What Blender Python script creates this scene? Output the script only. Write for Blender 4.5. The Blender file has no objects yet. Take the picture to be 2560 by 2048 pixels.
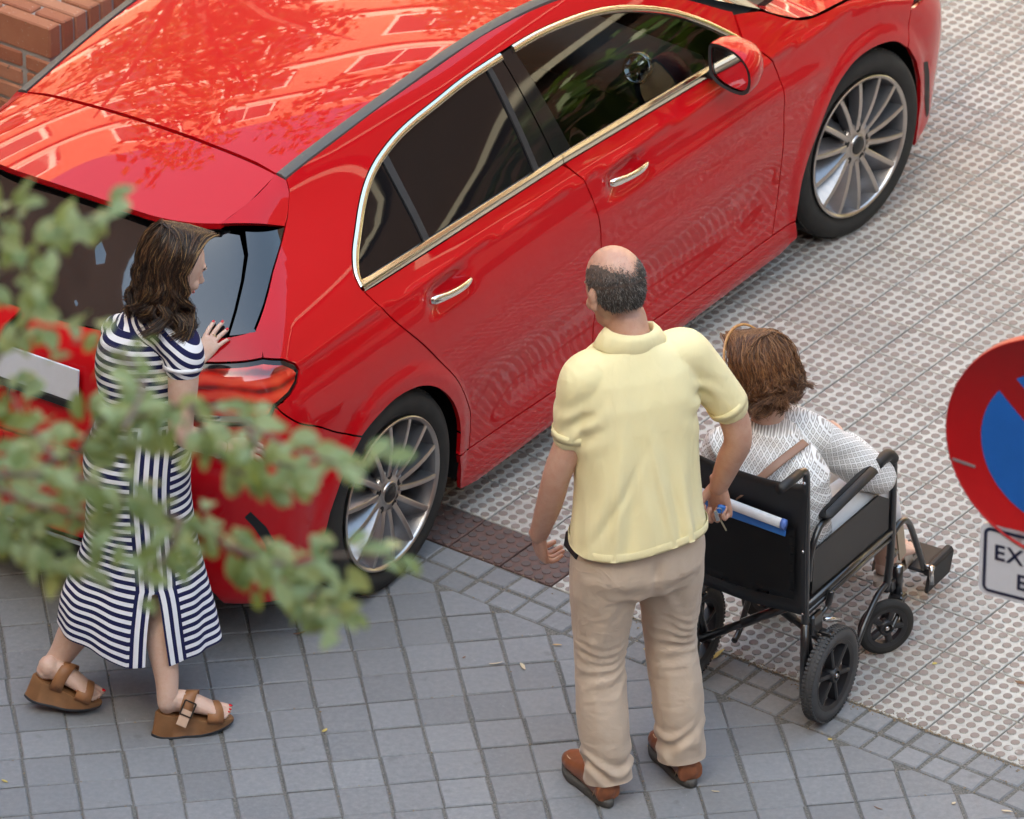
import bpy, bmesh, math, random
import numpy as np
from mathutils import Vector, Matrix, noise as mnoise
from mathutils.geometry import delaunay_2d_cdt
random.seed(7); rng = np.random.default_rng(7)
scene = bpy.context.scene
R = math.radians
# ------------------------------------------------------------------ camera
FPX, PITCH, ROLL, CAMH = 18177.4, 0.527925, -0.0015695, 11.81879
cam_d = bpy.data.cameras.new('camera'); cam = bpy.data.objects.new('camera', cam_d)
scene.collection.objects.link(cam); scene.camera = cam
_c, _s = math.cos(PITCH), math.sin(PITCH)
_fw, _up, _rt = Vector((0, _c, -_s)), Vector((0, _s, _c)), Vector((1, 0, 0))
_r2 = _rt*math.cos(ROLL) + _up*math.sin(ROLL); _u2 = -_rt*math.sin(ROLL) + _up*math.cos(ROLL)
cam.matrix_world = Matrix(((_r2.x, _u2.x, -_fw.x, 0), (_r2.y, _u2.y, -_fw.y, 0), (_r2.z, _u2.z, -_fw.z, CAMH), (0, 0, 0, 1)))
cam_d.lens = FPX/2560*36; cam_d.sensor_width = 36; cam_d.clip_start = 0.1; cam_d.clip_end = 600
cam_d.dof.use_dof = True; cam_d.dof.focus_distance = 21.4; cam_d.dof.aperture_fstop = 7.4
def at(px, py, Y=None, z=None):
    """point of the place seen at a photograph pixel (2560 wide) at world depth Y or height z"""
    d = _r2*((px-1280)/FPX) - _u2*((py-1024)/FPX) + _fw
    t = (Y/d.y) if Y is not None else ((z-CAMH)/d.z)
    return Vector((d.x*t, d.y*t, CAMH+d.z*t))
# ------------------------------------------------------------------ light
SUN_EL, SUN_AZ = 43.0, 205.0      # azimuth: 0 = +Y, 90 = +X
world = bpy.data.worlds.new('World'); scene.world = world; world.use_nodes = True
wn = world.node_tree; bg = wn.nodes['Background']
sky = wn.nodes.new('ShaderNodeTexSky'); sky.sky_type = 'NISHITA'; sky.sun_disc = False
sky.sun_elevation = R(SUN_EL); sky.sun_rotation = R(SUN_AZ); sky.altitude = 600; sky.air_density = 1.0; sky.dust_density = 2.5; sky.ozone_density = 1.0
wn.links.new(sky.outputs[0], bg.inputs[0]); bg.inputs[1].default_value = 0.15
sun_d = bpy.data.lights.new('sun', 'SUN'); sun = bpy.data.objects.new('sun', sun_d); scene.collection.objects.link(sun)
sun_d.energy = 5.0; sun_d.angle = R(0.5); sun_d.color = (1.0, 0.94, 0.84)
_sd = Vector((math.sin(R(SUN_AZ))*math.cos(R(SUN_EL)), math.cos(R(SUN_AZ))*math.cos(R(SUN_EL)), math.sin(R(SUN_EL))))
sun.rotation_euler = _sd.to_track_quat('Z', 'Y').to_euler()
scene.view_settings.view_transform = 'Standard'; scene.view_settings.look = 'None'
scene.view_settings.exposure = 2.9; scene.view_settings.gamma = 1.0
scene.view_settings.use_white_balance = True; scene.view_settings.white_balance_temperature = 8200; scene.view_settings.white_balance_tint = 0.0
scene.cycles.max_bounces = 6; scene.cycles.glossy_bounces = 3; scene.cycles.diffuse_bounces = 3; scene.cycles.transparent_max_bounces = 12
scene.cycles.caustics_reflective = False; scene.cycles.caustics_refractive = False
# ------------------------------------------------------------------ helpers
C = scene.collection
def link(o, parent=None):
    C.objects.link(o)
    if parent is not None: o.parent = parent
    return o
def tag(o, label=None, cat=None, group=None, kind=None):
    if label: o['label'] = label
    if cat: o['category'] = cat
    if group: o['group'] = group
    if kind: o['kind'] = kind
    return o
def empty(name, loc=(0, 0, 0), rz=0.0, label=None, cat=None, group=None):
    o = bpy.data.objects.new(name, None); o.empty_display_size = .1
    o.location = loc; o.rotation_euler = (0, 0, rz); link(o)
    return tag(o, label, cat, group)
def obj(name, verts, faces, mat, parent=None, smooth=False, mi=None, loc=None):
    me = bpy.data.meshes.new(name)
    me.from_pydata([tuple(map(float, v)) for v in verts], [], [tuple(map(int, f)) for f in faces])
    mats = mat if isinstance(mat, (list, tuple)) else [mat]
    for m in mats: me.materials.append(m)
    if mi is not None: me.polygons.foreach_set('material_index', np.asarray(mi, np.int32))
    if smooth: me.polygons.foreach_set('use_smooth', np.ones(len(me.polygons), bool))
    me.update()
    o = bpy.data.objects.new(name, me); link(o, parent)
    if loc is not None: o.location = loc
    return o
class MB:
    """collects shapes into one mesh"""
    def __init__(s): s.v = []; s.f = []; s.m = []
    def add(s, v, f, m=0):
        b = len(s.v); s.v += [tuple(map(float, q)) for q in v]; s.f += [tuple(int(i)+b for i in q) for q in f]; s.m += [m]*len(f); return s
    def box(s, c, h, M=None, m=0, bev=0.0):
        c = Vector(c); hx, hy, hz = h
        M = M or Matrix.Identity(3)
        if bev <= 0:
            v = [c + M @ Vector((sx*hx, sy*hy, sz*hz)) for sx in (-1, 1) for sy in (-1, 1) for sz in (-1, 1)]
            f = [(0, 1, 3, 2), (4, 6, 7, 5), (0, 4, 5, 1), (2, 3, 7, 6), (0, 2, 6, 4), (1, 5, 7, 3)]
            return s.add(v, f, m)
        b = bev; rings = []
        for z, k in ((-hz, b), (-hz+b, 0), (hz-b, 0), (hz, b)):
            x, y = hx-k, hy-k; q = b
            rings.append([(-x+q, -y, z), (x-q, -y, z), (x, -y+q, z), (x, y-q, z), (x-q, y, z), (-x+q, y, z), (-x, y-q, z), (-x, -y+q, z)])
        v = [c + M @ Vector(p) for r in rings for p in r]; f = []
        for k in range(3):
            for i in range(8): f.append((k*8+i, k*8+(i+1) % 8, (k+1)*8+(i+1) % 8, (k+1)*8+i))
        f.append(tuple(range(7, -1, -1))); f.append(tuple(range(24, 32)))
        return s.add(v, f, m)
    def tube(s, pts, rad, n=10, m=0, cap=True, sx=1.0, upv=None):
        pts = [Vector(p) for p in pts]; N = len(pts)
        rad = [rad]*N if not hasattr(rad, '__len__') else rad
        tang = [(pts[min(i+1, N-1)]-pts[max(i-1, 0)]).normalized() for i in range(N)]
        u = Vector(upv) if upv is not None else (Vector((0, 0, 1)) if abs(tang[0].z) < .9 else Vector((1, 0, 0)))
        v = []; f = []
        for i in range(N):
            t = tang[i]; u = (u - t*u.dot(t)).normalized(); w = t.cross(u)
            r = rad[i]; ru, rw = (r, r) if not hasattr(r, '__len__') else r
            for k in range(n):
                a = 2*math.pi*k/n; v.append(pts[i] + u*(math.cos(a)*ru) + w*(math.sin(a)*rw*sx))
        for i in range(N-1):
            for k in range(n): f.append((i*n+k, i*n+(k+1) % n, (i+1)*n+(k+1) % n, (i+1)*n+k))
        if cap: f.append(tuple(range(n-1, -1, -1))); f.append(tuple(range((N-1)*n, N*n)))
        return s.add(v, f, m)
    def lathe(s, prof, M=None, o=(0, 0, 0), n=32, m=0, closed=False):
        """prof: (r, h) pairs about local z; M maps local to world"""
        M = M or Matrix.Identity(3); o = Vector(o); v = []; f = []
        for r, h in prof:
            for k in range(n):
                a = 2*math.pi*k/n; v.append(o + M @ Vector((r*math.cos(a), r*math.sin(a), h)))
        P = len(prof)
        for i in range(P-1 + (1 if closed else 0)):
            j = (i+1) % P
            for k in range(n): f.append((i*n+k, i*n+(k+1) % n, j*n+(k+1) % n, j*n+k))
        return s.add(v, f, m)
    def ball(s, c, r, M=None, n=16, h=10, m=0):
        c = Vector(c); M = M or Matrix.Identity(3); rx, ry, rz = r if hasattr(r, '__len__') else (r, r, r)
        v = [c + M @ Vector((0, 0, -rz))]; f = []
        for i in range(1, h):
            p = -math.pi/2 + math.pi*i/h
            for k in range(n):
                a = 2*math.pi*k/n; v.append(c + M @ Vector((rx*math.cos(p)*math.cos(a), ry*math.cos(p)*math.sin(a), rz*math.sin(p))))
        v.append(c + M @ Vector((0, 0, rz))); T = len(v)-1
        for k in range(n):
            f.append((0, 1+(k+1) % n, 1+k)); f.append((T, 1+(h-2)*n+k, 1+(h-2)*n+(k+1) % n))
        for i in range(h-2):
            for k in range(n): f.append((1+i*n+k, 1+i*n+(k+1) % n, 1+(i+1)*n+(k+1) % n, 1+(i+1)*n+k))
        return s.add(v, f, m)
    def build(s, name, mat, parent=None, smooth=False, loc=None):
        return obj(name, s.v, s.f, mat, parent, smooth, s.m if isinstance(mat, (list, tuple)) and len(mat) > 1 else None, loc)
def copy_tree(o, parent=None):
    c = o.copy(); C.objects.link(c); c.parent = parent
    for ch in [k for k in o.children]: copy_tree(ch, c)
    return c
def autosmooth(o, ang=35):
    me = o.data; me.polygons.foreach_set('use_smooth', np.ones(len(me.polygons), bool))
    bm = bmesh.new(); bm.from_mesh(me)
    for e in bm.edges: e.smooth = (len(e.link_faces) == 2 and e.calc_face_angle(0) < R(ang))
    bm.to_mesh(me); bm.free(); return o
# ------------------------------------------------------------------ materials
class NT:
    def __init__(s, name):
        s.m = bpy.data.materials.new(name); s.m.use_nodes = True; s.t = s.m.node_tree; s.b = s.t.nodes['Principled BSDF']
    def n(s, ty, **k):
        nd = s.t.nodes.new(ty)
        for a, v in k.items(): setattr(nd, a, v)
        return nd
    def l(s, a, b): s.t.links.new(a, b)
    def geo(s): return s.n('ShaderNodeNewGeometry').outputs['Position']
    def oc(s): return s.n('ShaderNodeTexCoord').outputs['Object']
    def noise(s, vec, scale, detail=4, rough=.55, dist=0.0):
        nd = s.n('ShaderNodeTexNoise'); nd.inputs['Scale'].default_value = scale; nd.inputs['Detail'].default_value = detail
        nd.inputs['Roughness'].default_value = rough; nd.inputs['Distortion'].default_value = dist
        if vec is not None: s.l(vec, nd.inputs['Vector'])
        return nd.outputs['Fac']
    def ramp(s, fac, stops):
        nd = s.n('ShaderNodeValToRGB'); e = nd.color_ramp.elements
        while len(e) < len(stops): e.new(.5)
        for el, (p, c) in zip(e, stops): el.position = p; el.color = (*c, 1) if len(c) == 3 else c
        s.l(fac, nd.inputs[0]); return nd.outputs[0]
    def mix(s, fac, a, b, mode='MIX'):
        nd = s.n('ShaderNodeMix', data_type='RGBA', blend_type=mode)
        for inp, v in ((nd.inputs[0], fac), (nd.inputs[6], a), (nd.inputs[7], b)):
            if hasattr(v, 'links'): s.l(v, inp)
            else: inp.default_value = (*v, 1) if hasattr(v, '__len__') and len(v) == 3 else v
        return nd.outputs[2]
    def math(s, op, a, b=0.0, c=0.0):
        nd = s.n('ShaderNodeMath', operation=op)
        for i, v in enumerate((a, b, c)):
            if hasattr(v, 'links'): s.l(v, nd.inputs[i])
            else: nd.inputs[i].default_value = v
        return nd.outputs[0]
    def bump(s, h, strength=.3, dist=.01):
        nd = s.n('ShaderNodeBump'); nd.inputs['Strength'].default_value = strength; nd.inputs['Distance'].default_value = dist
        s.l(h, nd.inputs['Height']); s.l(nd.outputs[0], s.b.inputs['Normal']); return nd
    def set(s, **k):
        for a, v in k.items():
            i = s.b.inputs[a.replace('_', ' ')]
            if hasattr(v, 'links'): s.l(v, i)
            else: i.default_value = (*v, 1) if hasattr(v, '__len__') and len(v) == 3 else v
        return s
def plain(name, col, rough=.5, metal=0.0, var=.12, vs=40, coat=0.0, spec=.5, bump=0.0, bs=400):
    t = NT(name); p = t.oc()
    n1 = t.noise(p, vs, 3)
    c = t.mix(n1, tuple(x*(1-var) for x in col), tuple(min(1, x*(1+var)) for x in col))
    t.set(Base_Color=c, Roughness=rough, Metallic=metal); t.b.inputs['Coat Weight'].default_value = coat
    t.b.inputs['Specular IOR Level'].default_value = spec
    if bump: t.bump(t.noise(p, bs, 3), bump, .004)
    return t.m
# ------------------------------------------------------------------ ground
TO = np.array([1.2374, 18.3578]); TA = -0.63562; E1 = np.array([math.cos(TA), math.sin(TA)]); E2 = np.array([-math.sin(TA), math.cos(TA)])
TS1, TS2 = .1985, .2010
PO = np.array([-0.6358, 18.78696]); PA = .14921; F1 = np.array([math.cos(PA), math.sin(PA)]); F2 = np.array([-math.sin(PA), math.cos(PA)]); PS = .1509
def mat_joint():
    t = NT('joint_sand'); p = t.geo()
    a = t.noise(p, 160, 5); b = t.noise(p, 9, 3)
    c = t.ramp(a, [(.3, (.06, .057, .052)), (.5, (.12, .115, .105)), (.66, (.22, .205, .18)), (.76, (.42, .38, .31))])
    c = t.mix(t.math('MULTIPLY', b, .5), c, (.17, .16, .145))
    t.set(Base_Color=c, Roughness=.95); t.bump(a, .6, .006); return t.m
def mat_paver():
    t = NT('grey_paver'); p = t.geo(); oi = t.n('ShaderNodeObjectInfo').outputs['Random']
    n1 = t.noise(p, 5, 5, .6); n2 = t.noise(p, 55, 5, .65); n3 = t.noise(p, 600, 2); n4 = t.noise(p, 1.1, 2)
    c = t.ramp(n2, [(.25, (.140, .148, .160)), (.5, (.195, .202, .213)), (.78, (.275, .277, .280))])
    c = t.mix(t.math('MULTIPLY', n1, .55), c, (.25, .25, .245))
    c = t.mix(t.ramp(n4, [(.35, (0, 0, 0)), (.7, (.5, .5, .5))]), c, (.175, .178, .185))
    v = t.math('MULTIPLY_ADD', oi, .22, .90)
    c = t.mix(1.0, c, v, 'MULTIPLY')
    st = t.ramp(t.noise(p, 13, 3, .5), [(.66, (0, 0, 0)), (.74, (1, 1, 1))])
    c = t.mix(t.math('MULTIPLY', st, .35), c, (.11, .105, .10)); c = t.mix(t.math('MULTIPLY', t.ramp(t.noise(p, 34, 4, .6, 1.5), [(.68, (0, 0, 0)), (.73, (1, 1, 1))]), .35), c, (.40, .40, .39))
    t.set(Base_Color=c, Roughness=t.math('MULTIPLY_ADD', n2, .25, .55)); t.bump(t.math('ADD', n2, t.math('MULTIPLY', n3, .4)), .35, .003); return t.m
def mat_tile(name, c0, c1, c2):
    t = NT(name); p = t.geo(); oi = t.n('ShaderNodeObjectInfo').outputs['Random']
    n1 = t.noise(p, 2.3, 4, .6); n2 = t.noise(p, 38, 5, .65); n3 = t.noise(p, 500, 2)
    c = t.ramp(n2, [(.3, c0), (.5, c1), (.75, c2)])
    grime = t.ramp(n1, [(.35, (0, 0, 0)), (.75, (.55, .55, .55))])
    c = t.mix(grime, c, tuple(x*.72 for x in c1))
    c = t.mix(1.0, c, t.math('MULTIPLY_ADD', oi, .16, .92), 'MULTIPLY')
    c = t.mix(t.ramp(t.noise(p, 7, 4, .7, .8), [(.56, (0, 0, 0)), (.70, (.45, .45, .45))]), c, tuple(x*.55 for x in c1))
    spots = t.ramp(t.noise(p, 70, 2, .5), [(.66, (0, 0, 0)), (.76, (1, 1, 1))])
    c = t.mix(t.math('MULTIPLY', spots, .35), c, (.16, .12, .09))
    t.set(Base_Color=c, Roughness=.72); t.bump(t.math('ADD', n2, t.math('MULTIPLY', n3, .5)), .3, .002); return t.m
def mat_dot(name, worn, pale, lim):
    t = NT(name); p = t.geo()
    m = t.n('ShaderNodeVectorMath', operation='DOT_PRODUCT'); t.l(p, m.inputs[0]); m.inputs[1].default_value = (.55, -.78, 0)
    bias = t.n('ShaderNodeMapRange'); t.l(m.outputs['Value'], bias.inputs[0]); bias.inputs[1].default_value = -13.6; bias.inputs[2].default_value = -12.9
    bias.inputs[3].default_value = 0; bias.inputs[4].default_value = .42
    f = t.math('ADD', t.math('ADD', t.math('MULTIPLY', t.noise(p, 2.1, 3), .6), t.math('MULTIPLY', t.noise(p, 24, 2), .45)), bias.outputs[0])
    f2 = t.ramp(f, [(lim, (0, 0, 0)), (lim+.09, (1, 1, 1))])
    w = t.mix(t.noise(p, 6, 3), worn, tuple(x*1.5 for x in worn))
    t.set(Base_Color=t.mix(f2, w, pale), Roughness=.7); t.bump(t.noise(p, 300, 3), .3, .002); return t.m
M_JOINT, M_PAVER = mat_joint(), mat_paver()
M_TILE = mat_tile('pale_tactile_tile', (.385, .37, .335), (.485, .465, .425), (.575, .555, .51)); M_DOT = mat_dot('worn_dot', (.195, .158, .140), (.44, .42, .39), .66)
M_BROWN = mat_tile('brown_tactile_tile', (.115, .066, .055), (.15, .088, .075), (.19, .12, .105)); M_BDOT = mat_dot('brown_dot', (.085, .066, .062), (.10, .075, .07), .7)
M_COBBLE = M_PAVER
ground = obj('ground', [(-80, -30, -.018), (80, -30, -.018), (80, 140, -.018), (-80, 140, -.018)], [(0, 1, 2, 3)], plain('dark_grout', (.050, .047, .043), .95, 0, .3, 30)); tag(ground, kind='structure')
def slab(poly, z0=-.02, z1=0.0, ch=.0025, jit=0.0):
    """prism with chamfered rim from a 2-D polygon (ccw)"""
    n = len(poly); c = sum((Vector(p) for p in poly), Vector((0, 0)))/n
    ins = [Vector(p) + (c-Vector(p)).normalized()*ch*1.4 for p in poly]
    v = [(p[0], p[1], z0) for p in poly] + [(p[0], p[1], z1-ch) for p in poly] + [(q.x, q.y, z1+random.uniform(-jit, jit)) for q in ins]
    f = [(i, (i+1) % n, n+(i+1) % n, n+i) for i in range(n)] + [(n+i, n+(i+1) % n, 2*n+(i+1) % n, 2*n+i) for i in range(n)] + [tuple(range(2*n, 3*n))]
    return v, f
def in_view(w, pad=70):
    d = Vector((w[0], w[1], -CAMH)); zc = d.dot(_fw); px = 1280+FPX*d.dot(_r2)/zc; py = 1024-FPX*d.dot(_u2)/zc
    return -pad < px < 2560+pad and -pad < py < 2048+pad
# tactile tiles
def tile_mesh(name, mats, seed):
    rg = random.Random(seed); mb = MB(); a, b = TS1/2-.0031, TS2/2-.0031
    v, f = slab([(-a, -b), (a, -b), (a, b), (-a, b)], -.02, 0, .002); mb.add(v, f, 0)
    for i in range(5):
        for j in range(5):
            cx, cy = (i-2)*TS1/5+rg.uniform(-.0008, .0008), (j-2)*TS2/5+rg.uniform(-.0008, .0008); r = .0152*rg.uniform(.96, 1.04); h = .0042*rg.uniform(.6, 1.05); n = 12
            vv = []
            for rr, hh in ((r, -.0005), (r*.95, h*.75), (r*.86, h)):
                vv += [(cx+rr*math.cos(2*math.pi*k/n), cy+rr*math.sin(2*math.pi*k/n), hh) for k in range(n)]
            mb.add(vv, [(q*n+k, q*n+(k+1) % n, (q+1)*n+(k+1) % n, (q+1)*n+k) for q in (0, ) for k in range(n)], 0)
            mb.add(vv, [(n+k, n+(k+1) % n, 2*n+(k+1) % n, 2*n+k) for k in range(n)]+[tuple(range(2*n, 3*n))], 1)
    o = mb.build(name, mats); me = o.data; bpy.data.objects.remove(o); return me
TM = [tile_mesh('tile', [M_TILE, M_DOT], k) for k in range(3)]; BM_ = tile_mesh('brown_tile', [M_BROWN, M_BDOT], 9)
tac = empty('tactile_pavement'); tag(tac, kind='structure')
def twp(i, j): return TO + TS1*i*E1 + TS2*j*E2
cells = [(i, j) for i in range(-34, 12) for j in range(0, 34)]
vis = [c for c in cells if in_view(twp(c[0]+.5, c[1]+.5), 60)]
vis.sort(key=lambda c: twp(c[0]+.5, c[1]+.5)[1])
# the ones hidden below the car go with the joined rest
CARP = np.array([-1.09974, 19.68341]); CARA = .974241
def under_car(w):
    d = np.asarray(w)-CARP; x = d[0]*math.cos(CARA)+d[1]*math.sin(CARA); y = -d[0]*math.sin(CARA)+d[1]*math.cos(CARA)
    return -.6 < x < 3.6 and -.70 < y < 1.5 or (x > -1 and y > .2)
single = [c for c in vis if not under_car(twp(c[0]+.5, c[1]+.5))][:298]; sset = set(single)
for i, j in single:
    w = twp(i+.5, j+.5); brown = (j == 0 and i in (-10, -9, -8))
    o = bpy.data.objects.new('brown_tile' if brown else 'tile', BM_ if brown else random.choice(TM)); link(o, tac)
    o.location = (w[0], w[1], random.uniform(-.0012, .0008)); o.rotation_euler = (random.uniform(-.004, .004), random.uniform(-.004, .004), TA + random.choice((0, math.pi)) + random.uniform(-.004, .004))
mb = MB(); tmv = [v.co[:] for v in TM[0].vertices]; tmf = [tuple(p.vertices) for p in TM[0].polygons]; tmm = [p.material_index for p in TM[0].polygons]
rest = []
for i, j in cells:
    if (i, j) in sset: continue
    w = twp(i+.5, j+.5)
    if w[1] > 26.5 or w[0] > 4.2 or w[0] < -3.5: continue
    rest.append(w)
tv = np.array(tmv); V = []; Fm = []; Mi = []
ca, sa = math.cos(TA), math.sin(TA); tw = np.stack([tv[:, 0]*ca-tv[:, 1]*sa, tv[:, 0]*sa+tv[:, 1]*ca, tv[:, 2]], -1)
for k, w in enumerate(rest):
    V.append(tw+np.array([w[0], w[1], 0])); b = k*len(tv); Fm += [tuple(q+b for q in f) for f in tmf]; Mi += tmm
ro = obj('further_tiles', np.concatenate(V), Fm, [M_TILE, M_DOT], tac, mi=Mi); tag(ro, kind='stuff')
# grey pavers, clipped where the cobble border cuts them
pav = empty('paved_driveway'); tag(pav, kind='structure')
def clip(poly, n, d):
    out = []
    for k in range(len(poly)):
        a, b = poly[k], poly[(k+1) % len(poly)]; da, db = a@n-d, b@n-d
        if da <= 0: out.append(a)
        if da*db < 0: out.append(a+(b-a)*(da/(da-db)))
    return out
sb = [TO+E1*a+E2*b for a, b in ((-7, -.001), (-7, -7), (4, -7), (4, -.001))]; sbo = obj('sand_bed', [(p[0], p[1], -.0048) for p in sb], [(0, 1, 2, 3)], M_JOINT, pav)
edge_d = TO@E2 - .2010 - .004
cnt = 0
for i in range(-12, 24):
    for j in range(-14, 14):
        c = PO + PS*((i+.5)*F1 + (j+.5)*F2)
        if not in_view(c, 260) and not (-3 < c[0] < 2.3 and 17 < c[1] < 20.5): continue
        hx = PS/2-.0040+random.uniform(-.0015, .001); hy = PS/2-.0030+random.uniform(-.0015, .001)
        sh = random.uniform(-.003, .003)
        poly = [c + F1*(sx*hx+sh) + F2*(sy*hy) + np.array([random.uniform(-.0015, .0015), random.uniform(-.0015, .0015)]) for sx, sy in ((-1, -1), (1, -1), (1, 1), (-1, 1))]
        poly = clip(poly, E2, edge_d)
        if len(poly) < 3: continue
        cc = sum(poly)/len(poly); ar = abs(sum(poly[k][0]*poly[(k+1) % len(poly)][1]-poly[(k+1) % len(poly)][0]*poly[k][1] for k in range(len(poly))))/2
        if ar < .0012: continue
        v, f = slab([p-cc for p in poly], -.02, random.uniform(-.0015, .0025), .0035, .0006)
        obj('paver', v, f, M_PAVER, pav, loc=(cc[0], cc[1], 0)); cnt += 1
# double row of small cobbles between pavers and tactile tiles
cob = empty('cobble_border'); tag(cob, kind='structure')
for k in range(-64, 14):
    for row in (0, 1):
        c = TO + E1*(k+.5)*.0997 - E2*(.0505+row*.1003)
        if not in_view(c, 220): continue
        if row == 0 and -3 <= k < 1 and False: continue
        hx, hy = .0435+random.uniform(-.002, .0015), .0440+random.uniform(-.002, .0015)
        p4 = [np.array([sx*hx, sy*hy])+np.array([random.uniform(-.002, .002), random.uniform(-.002, .002)]) for sx, sy in ((-1, -1), (1, -1), (1, 1), (-1, 1))]
        poly = [p[0]*E1+p[1]*E2 for p in p4]
        v, f = slab(poly, -.02, random.uniform(-.002, .002), .004, .0006)
        obj('cobble', v, f, M_COBBLE, cob, loc=(c[0], c[1], 0))
# ------------------------------------------------------------------ surroundings (out of frame; they light the street and show in the paint and glass)
def mat_brickwall(name, c1, c2, mortar, sc=1.0):
    t = NT(name); p = t.geo()
    b = t.n('ShaderNodeTexBrick'); mp = t.n('ShaderNodeMapping'); t.l(p, mp.inputs[0]); mp.inputs['Rotation'].default_value = (R(90), 0, 0)
    sx = t.n('ShaderNodeSeparateXYZ'); t.l(p, sx.inputs[0]); cx = t.n('ShaderNodeCombineXYZ')
    t.l(t.math('ADD', sx.outputs[0], sx.outputs[1]), cx.inputs[0]); t.l(sx.outputs[2], cx.inputs[1]); t.l(cx.outputs[0], b.inputs['Vector'])
    b.inputs['Color1'].default_value = (*c1, 1); b.inputs['Color2'].default_value = (*c2, 1); b.inputs['Mortar'].default_value = (*mortar, 1)
    b.inputs['Scale'].default_value = 2.0*sc; b.inputs['Mortar Size'].default_value = .02
    t.set(Base_Color=t.mix(t.math('MULTIPLY', t.noise(p, .6, 4), .5), b.outputs[0], tuple(x*.75 for x in c1)), Roughness=.9); return t.m
M_BW1 = mat_brickwall('brick_facade_warm', (.50, .21, .12), (.56, .27, .16), (.5, .45, .4))
M_BW2 = mat_brickwall('brick_facade_dark', (.30, .12, .07), (.35, .15, .09), (.35, .32, .28))
M_BW3 = mat_brickwall('brick_facade_brown', (.070, .030, .020), (.09, .040, .027), (.08, .07, .065))
M_BAND = plain('render_band', (.72, .68, .60), .8); M_WIN = plain('window_glass_dark', (.03, .035, .04), .5, spec=.15); M_WFR = plain('window_frame_white', (.75, .75, .72), .5)
def building(name, x0, x1, y0, y1, h, face, mat, label, fl=3.1, bay=2.6, win=(1.3, 1.5), band=True):
    b = empty(name, ((x0+x1)/2, (y0+y1)/2, 0), label=label, cat='building')
    L = lambda p: Vector(p) - b.location
    m = MB().box(L(((x0+x1)/2, (y0+y1)/2, h/2)), ((x1-x0)/2, (y1-y0)/2, h/2)); m.build('wall', mat, b)
    # face: (axis, coordinate, outward sign, from, to)
    ax, co, sg, a0, a1 = face; n = 0
    wm = bm = fm = None; z = 1.0; fi = 0
    while z+win[1] < h-.6:
        bd = MB(); P = lambda s, zz, o: L((s, co+sg*o, zz)) if ax == 'y' else L((co+sg*o, s, zz))
        H = lambda s, zz, o: (s, o, zz) if ax == 'y' else (o, s, zz)
        bd.box(P((a0+a1)/2, z-.35, .06), H((a1-a0)/2, .16, .10)); 
        if band: bd.build('floor_band', M_BAND, b)
        s = a0+bay/2
        while s < a1:
            if wm is None:
                wm = MB().box((0, 0, 0), H(win[0]/2, win[1]/2, .04)).build('window', M_WIN, b); f = MB()
                for q, r in (((-win[0]/2, 0), (.05, win[1]/2+.05)), ((win[0]/2, 0), (.05, win[1]/2+.05)), ((0, win[1]/2), (win[0]/2, .05)), ((0, -win[1]/2), (win[0]/2+.1, .06)), ((0, 0), (.03, win[1]/2))):
                    f.box((q[0], sg*.03, q[1]) if ax == 'y' else (sg*.03, q[0], q[1]), H(r[0], r[1], .05))
                fm = f.build('frame', M_WFR, wm); wm.location = P(s, z+win[1]/2, .02); 
            else:
                w2 = wm.copy(); C.objects.link(w2); w2.parent = b; w2.location = P(s, z+win[1]/2, .02); f2 = fm.copy(); C.objects.link(f2); f2.parent = w2
            n += 1; s += bay
        z += fl; fi += 1
    return b
building('apartment_building', -46, 44, 40, 52, 22, ('y', 40, -1, -24, 24), M_BW1, 'warm brick apartment block beyond the car, mirrored in its roof', bay=3.4, win=(1.9, 1.5))
building('brick_building', 3.1, 40, -14, -2.5, 13.6, ('y', -2.5, 1, 4, 18), M_BW2, 'low brick block on the near side of the street', bay=4.0)
building('brick_tower', -42, 3.0, -14, -2.6, 28.5, ('y', -2.6, 1, -20, 2.5), M_BW2, 'tall brick block on the near side of the street, shading it', bay=5.0)  # unseen block, height and width shaped to keep direct sun off the street
building('brick_annex', -34, -15, 4, 30, 25, ('x', -15, 1, 5, 29), M_BW2, 'brown brick block left of the car, mirrored in its rear window', bay=60, win=(1.5, 1.2), band=False)
building('brick_house', 15, 34, 6, 40, 13.5, ('x', 15, -1, 8, 38), M_BW3, 'low brick house right of the car, mirrored in its side windows', bay=60, win=(1.4, 1.2), fl=4.6)
def mat_leaf(name, c1, c2, trans=.35):
    t = NT(name); oi = t.n('ShaderNodeNewGeometry'); n1 = t.noise(oi.outputs['Position'], 9, 3)
    orn = t.n('ShaderNodeObjectInfo').outputs['Random']; c = t.mix(t.math('ADD', t.math('MULTIPLY', t.math('FRACT', t.math('ADD', oi.outputs['Random Per Island'], orn)), .75), t.math('MULTIPLY', n1, .3)), c1, c2)
    t.set(Base_Color=c, Roughness=.42); 
    tr = t.n('ShaderNodeBsdfTranslucent'); t.l(t.mix(.5, c, (.30, .42, .06)), tr.inputs[0]); mx = t.n('ShaderNodeMixShader'); mx.inputs[0].default_value = trans
    out = t.t.nodes['Material Output']; t.l(t.b.outputs[0], mx.inputs[1]); t.l(tr.outputs[0], mx.inputs[2]); t.l(mx.outputs[0], out.inputs[0]); return t.m
M_LEAF = mat_leaf('leaf_green', (.035, .075, .018), (.10, .16, .05)); M_BARK = plain('bark', (.13, .10, .075), .9, bump=.6, bs=60)
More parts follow.
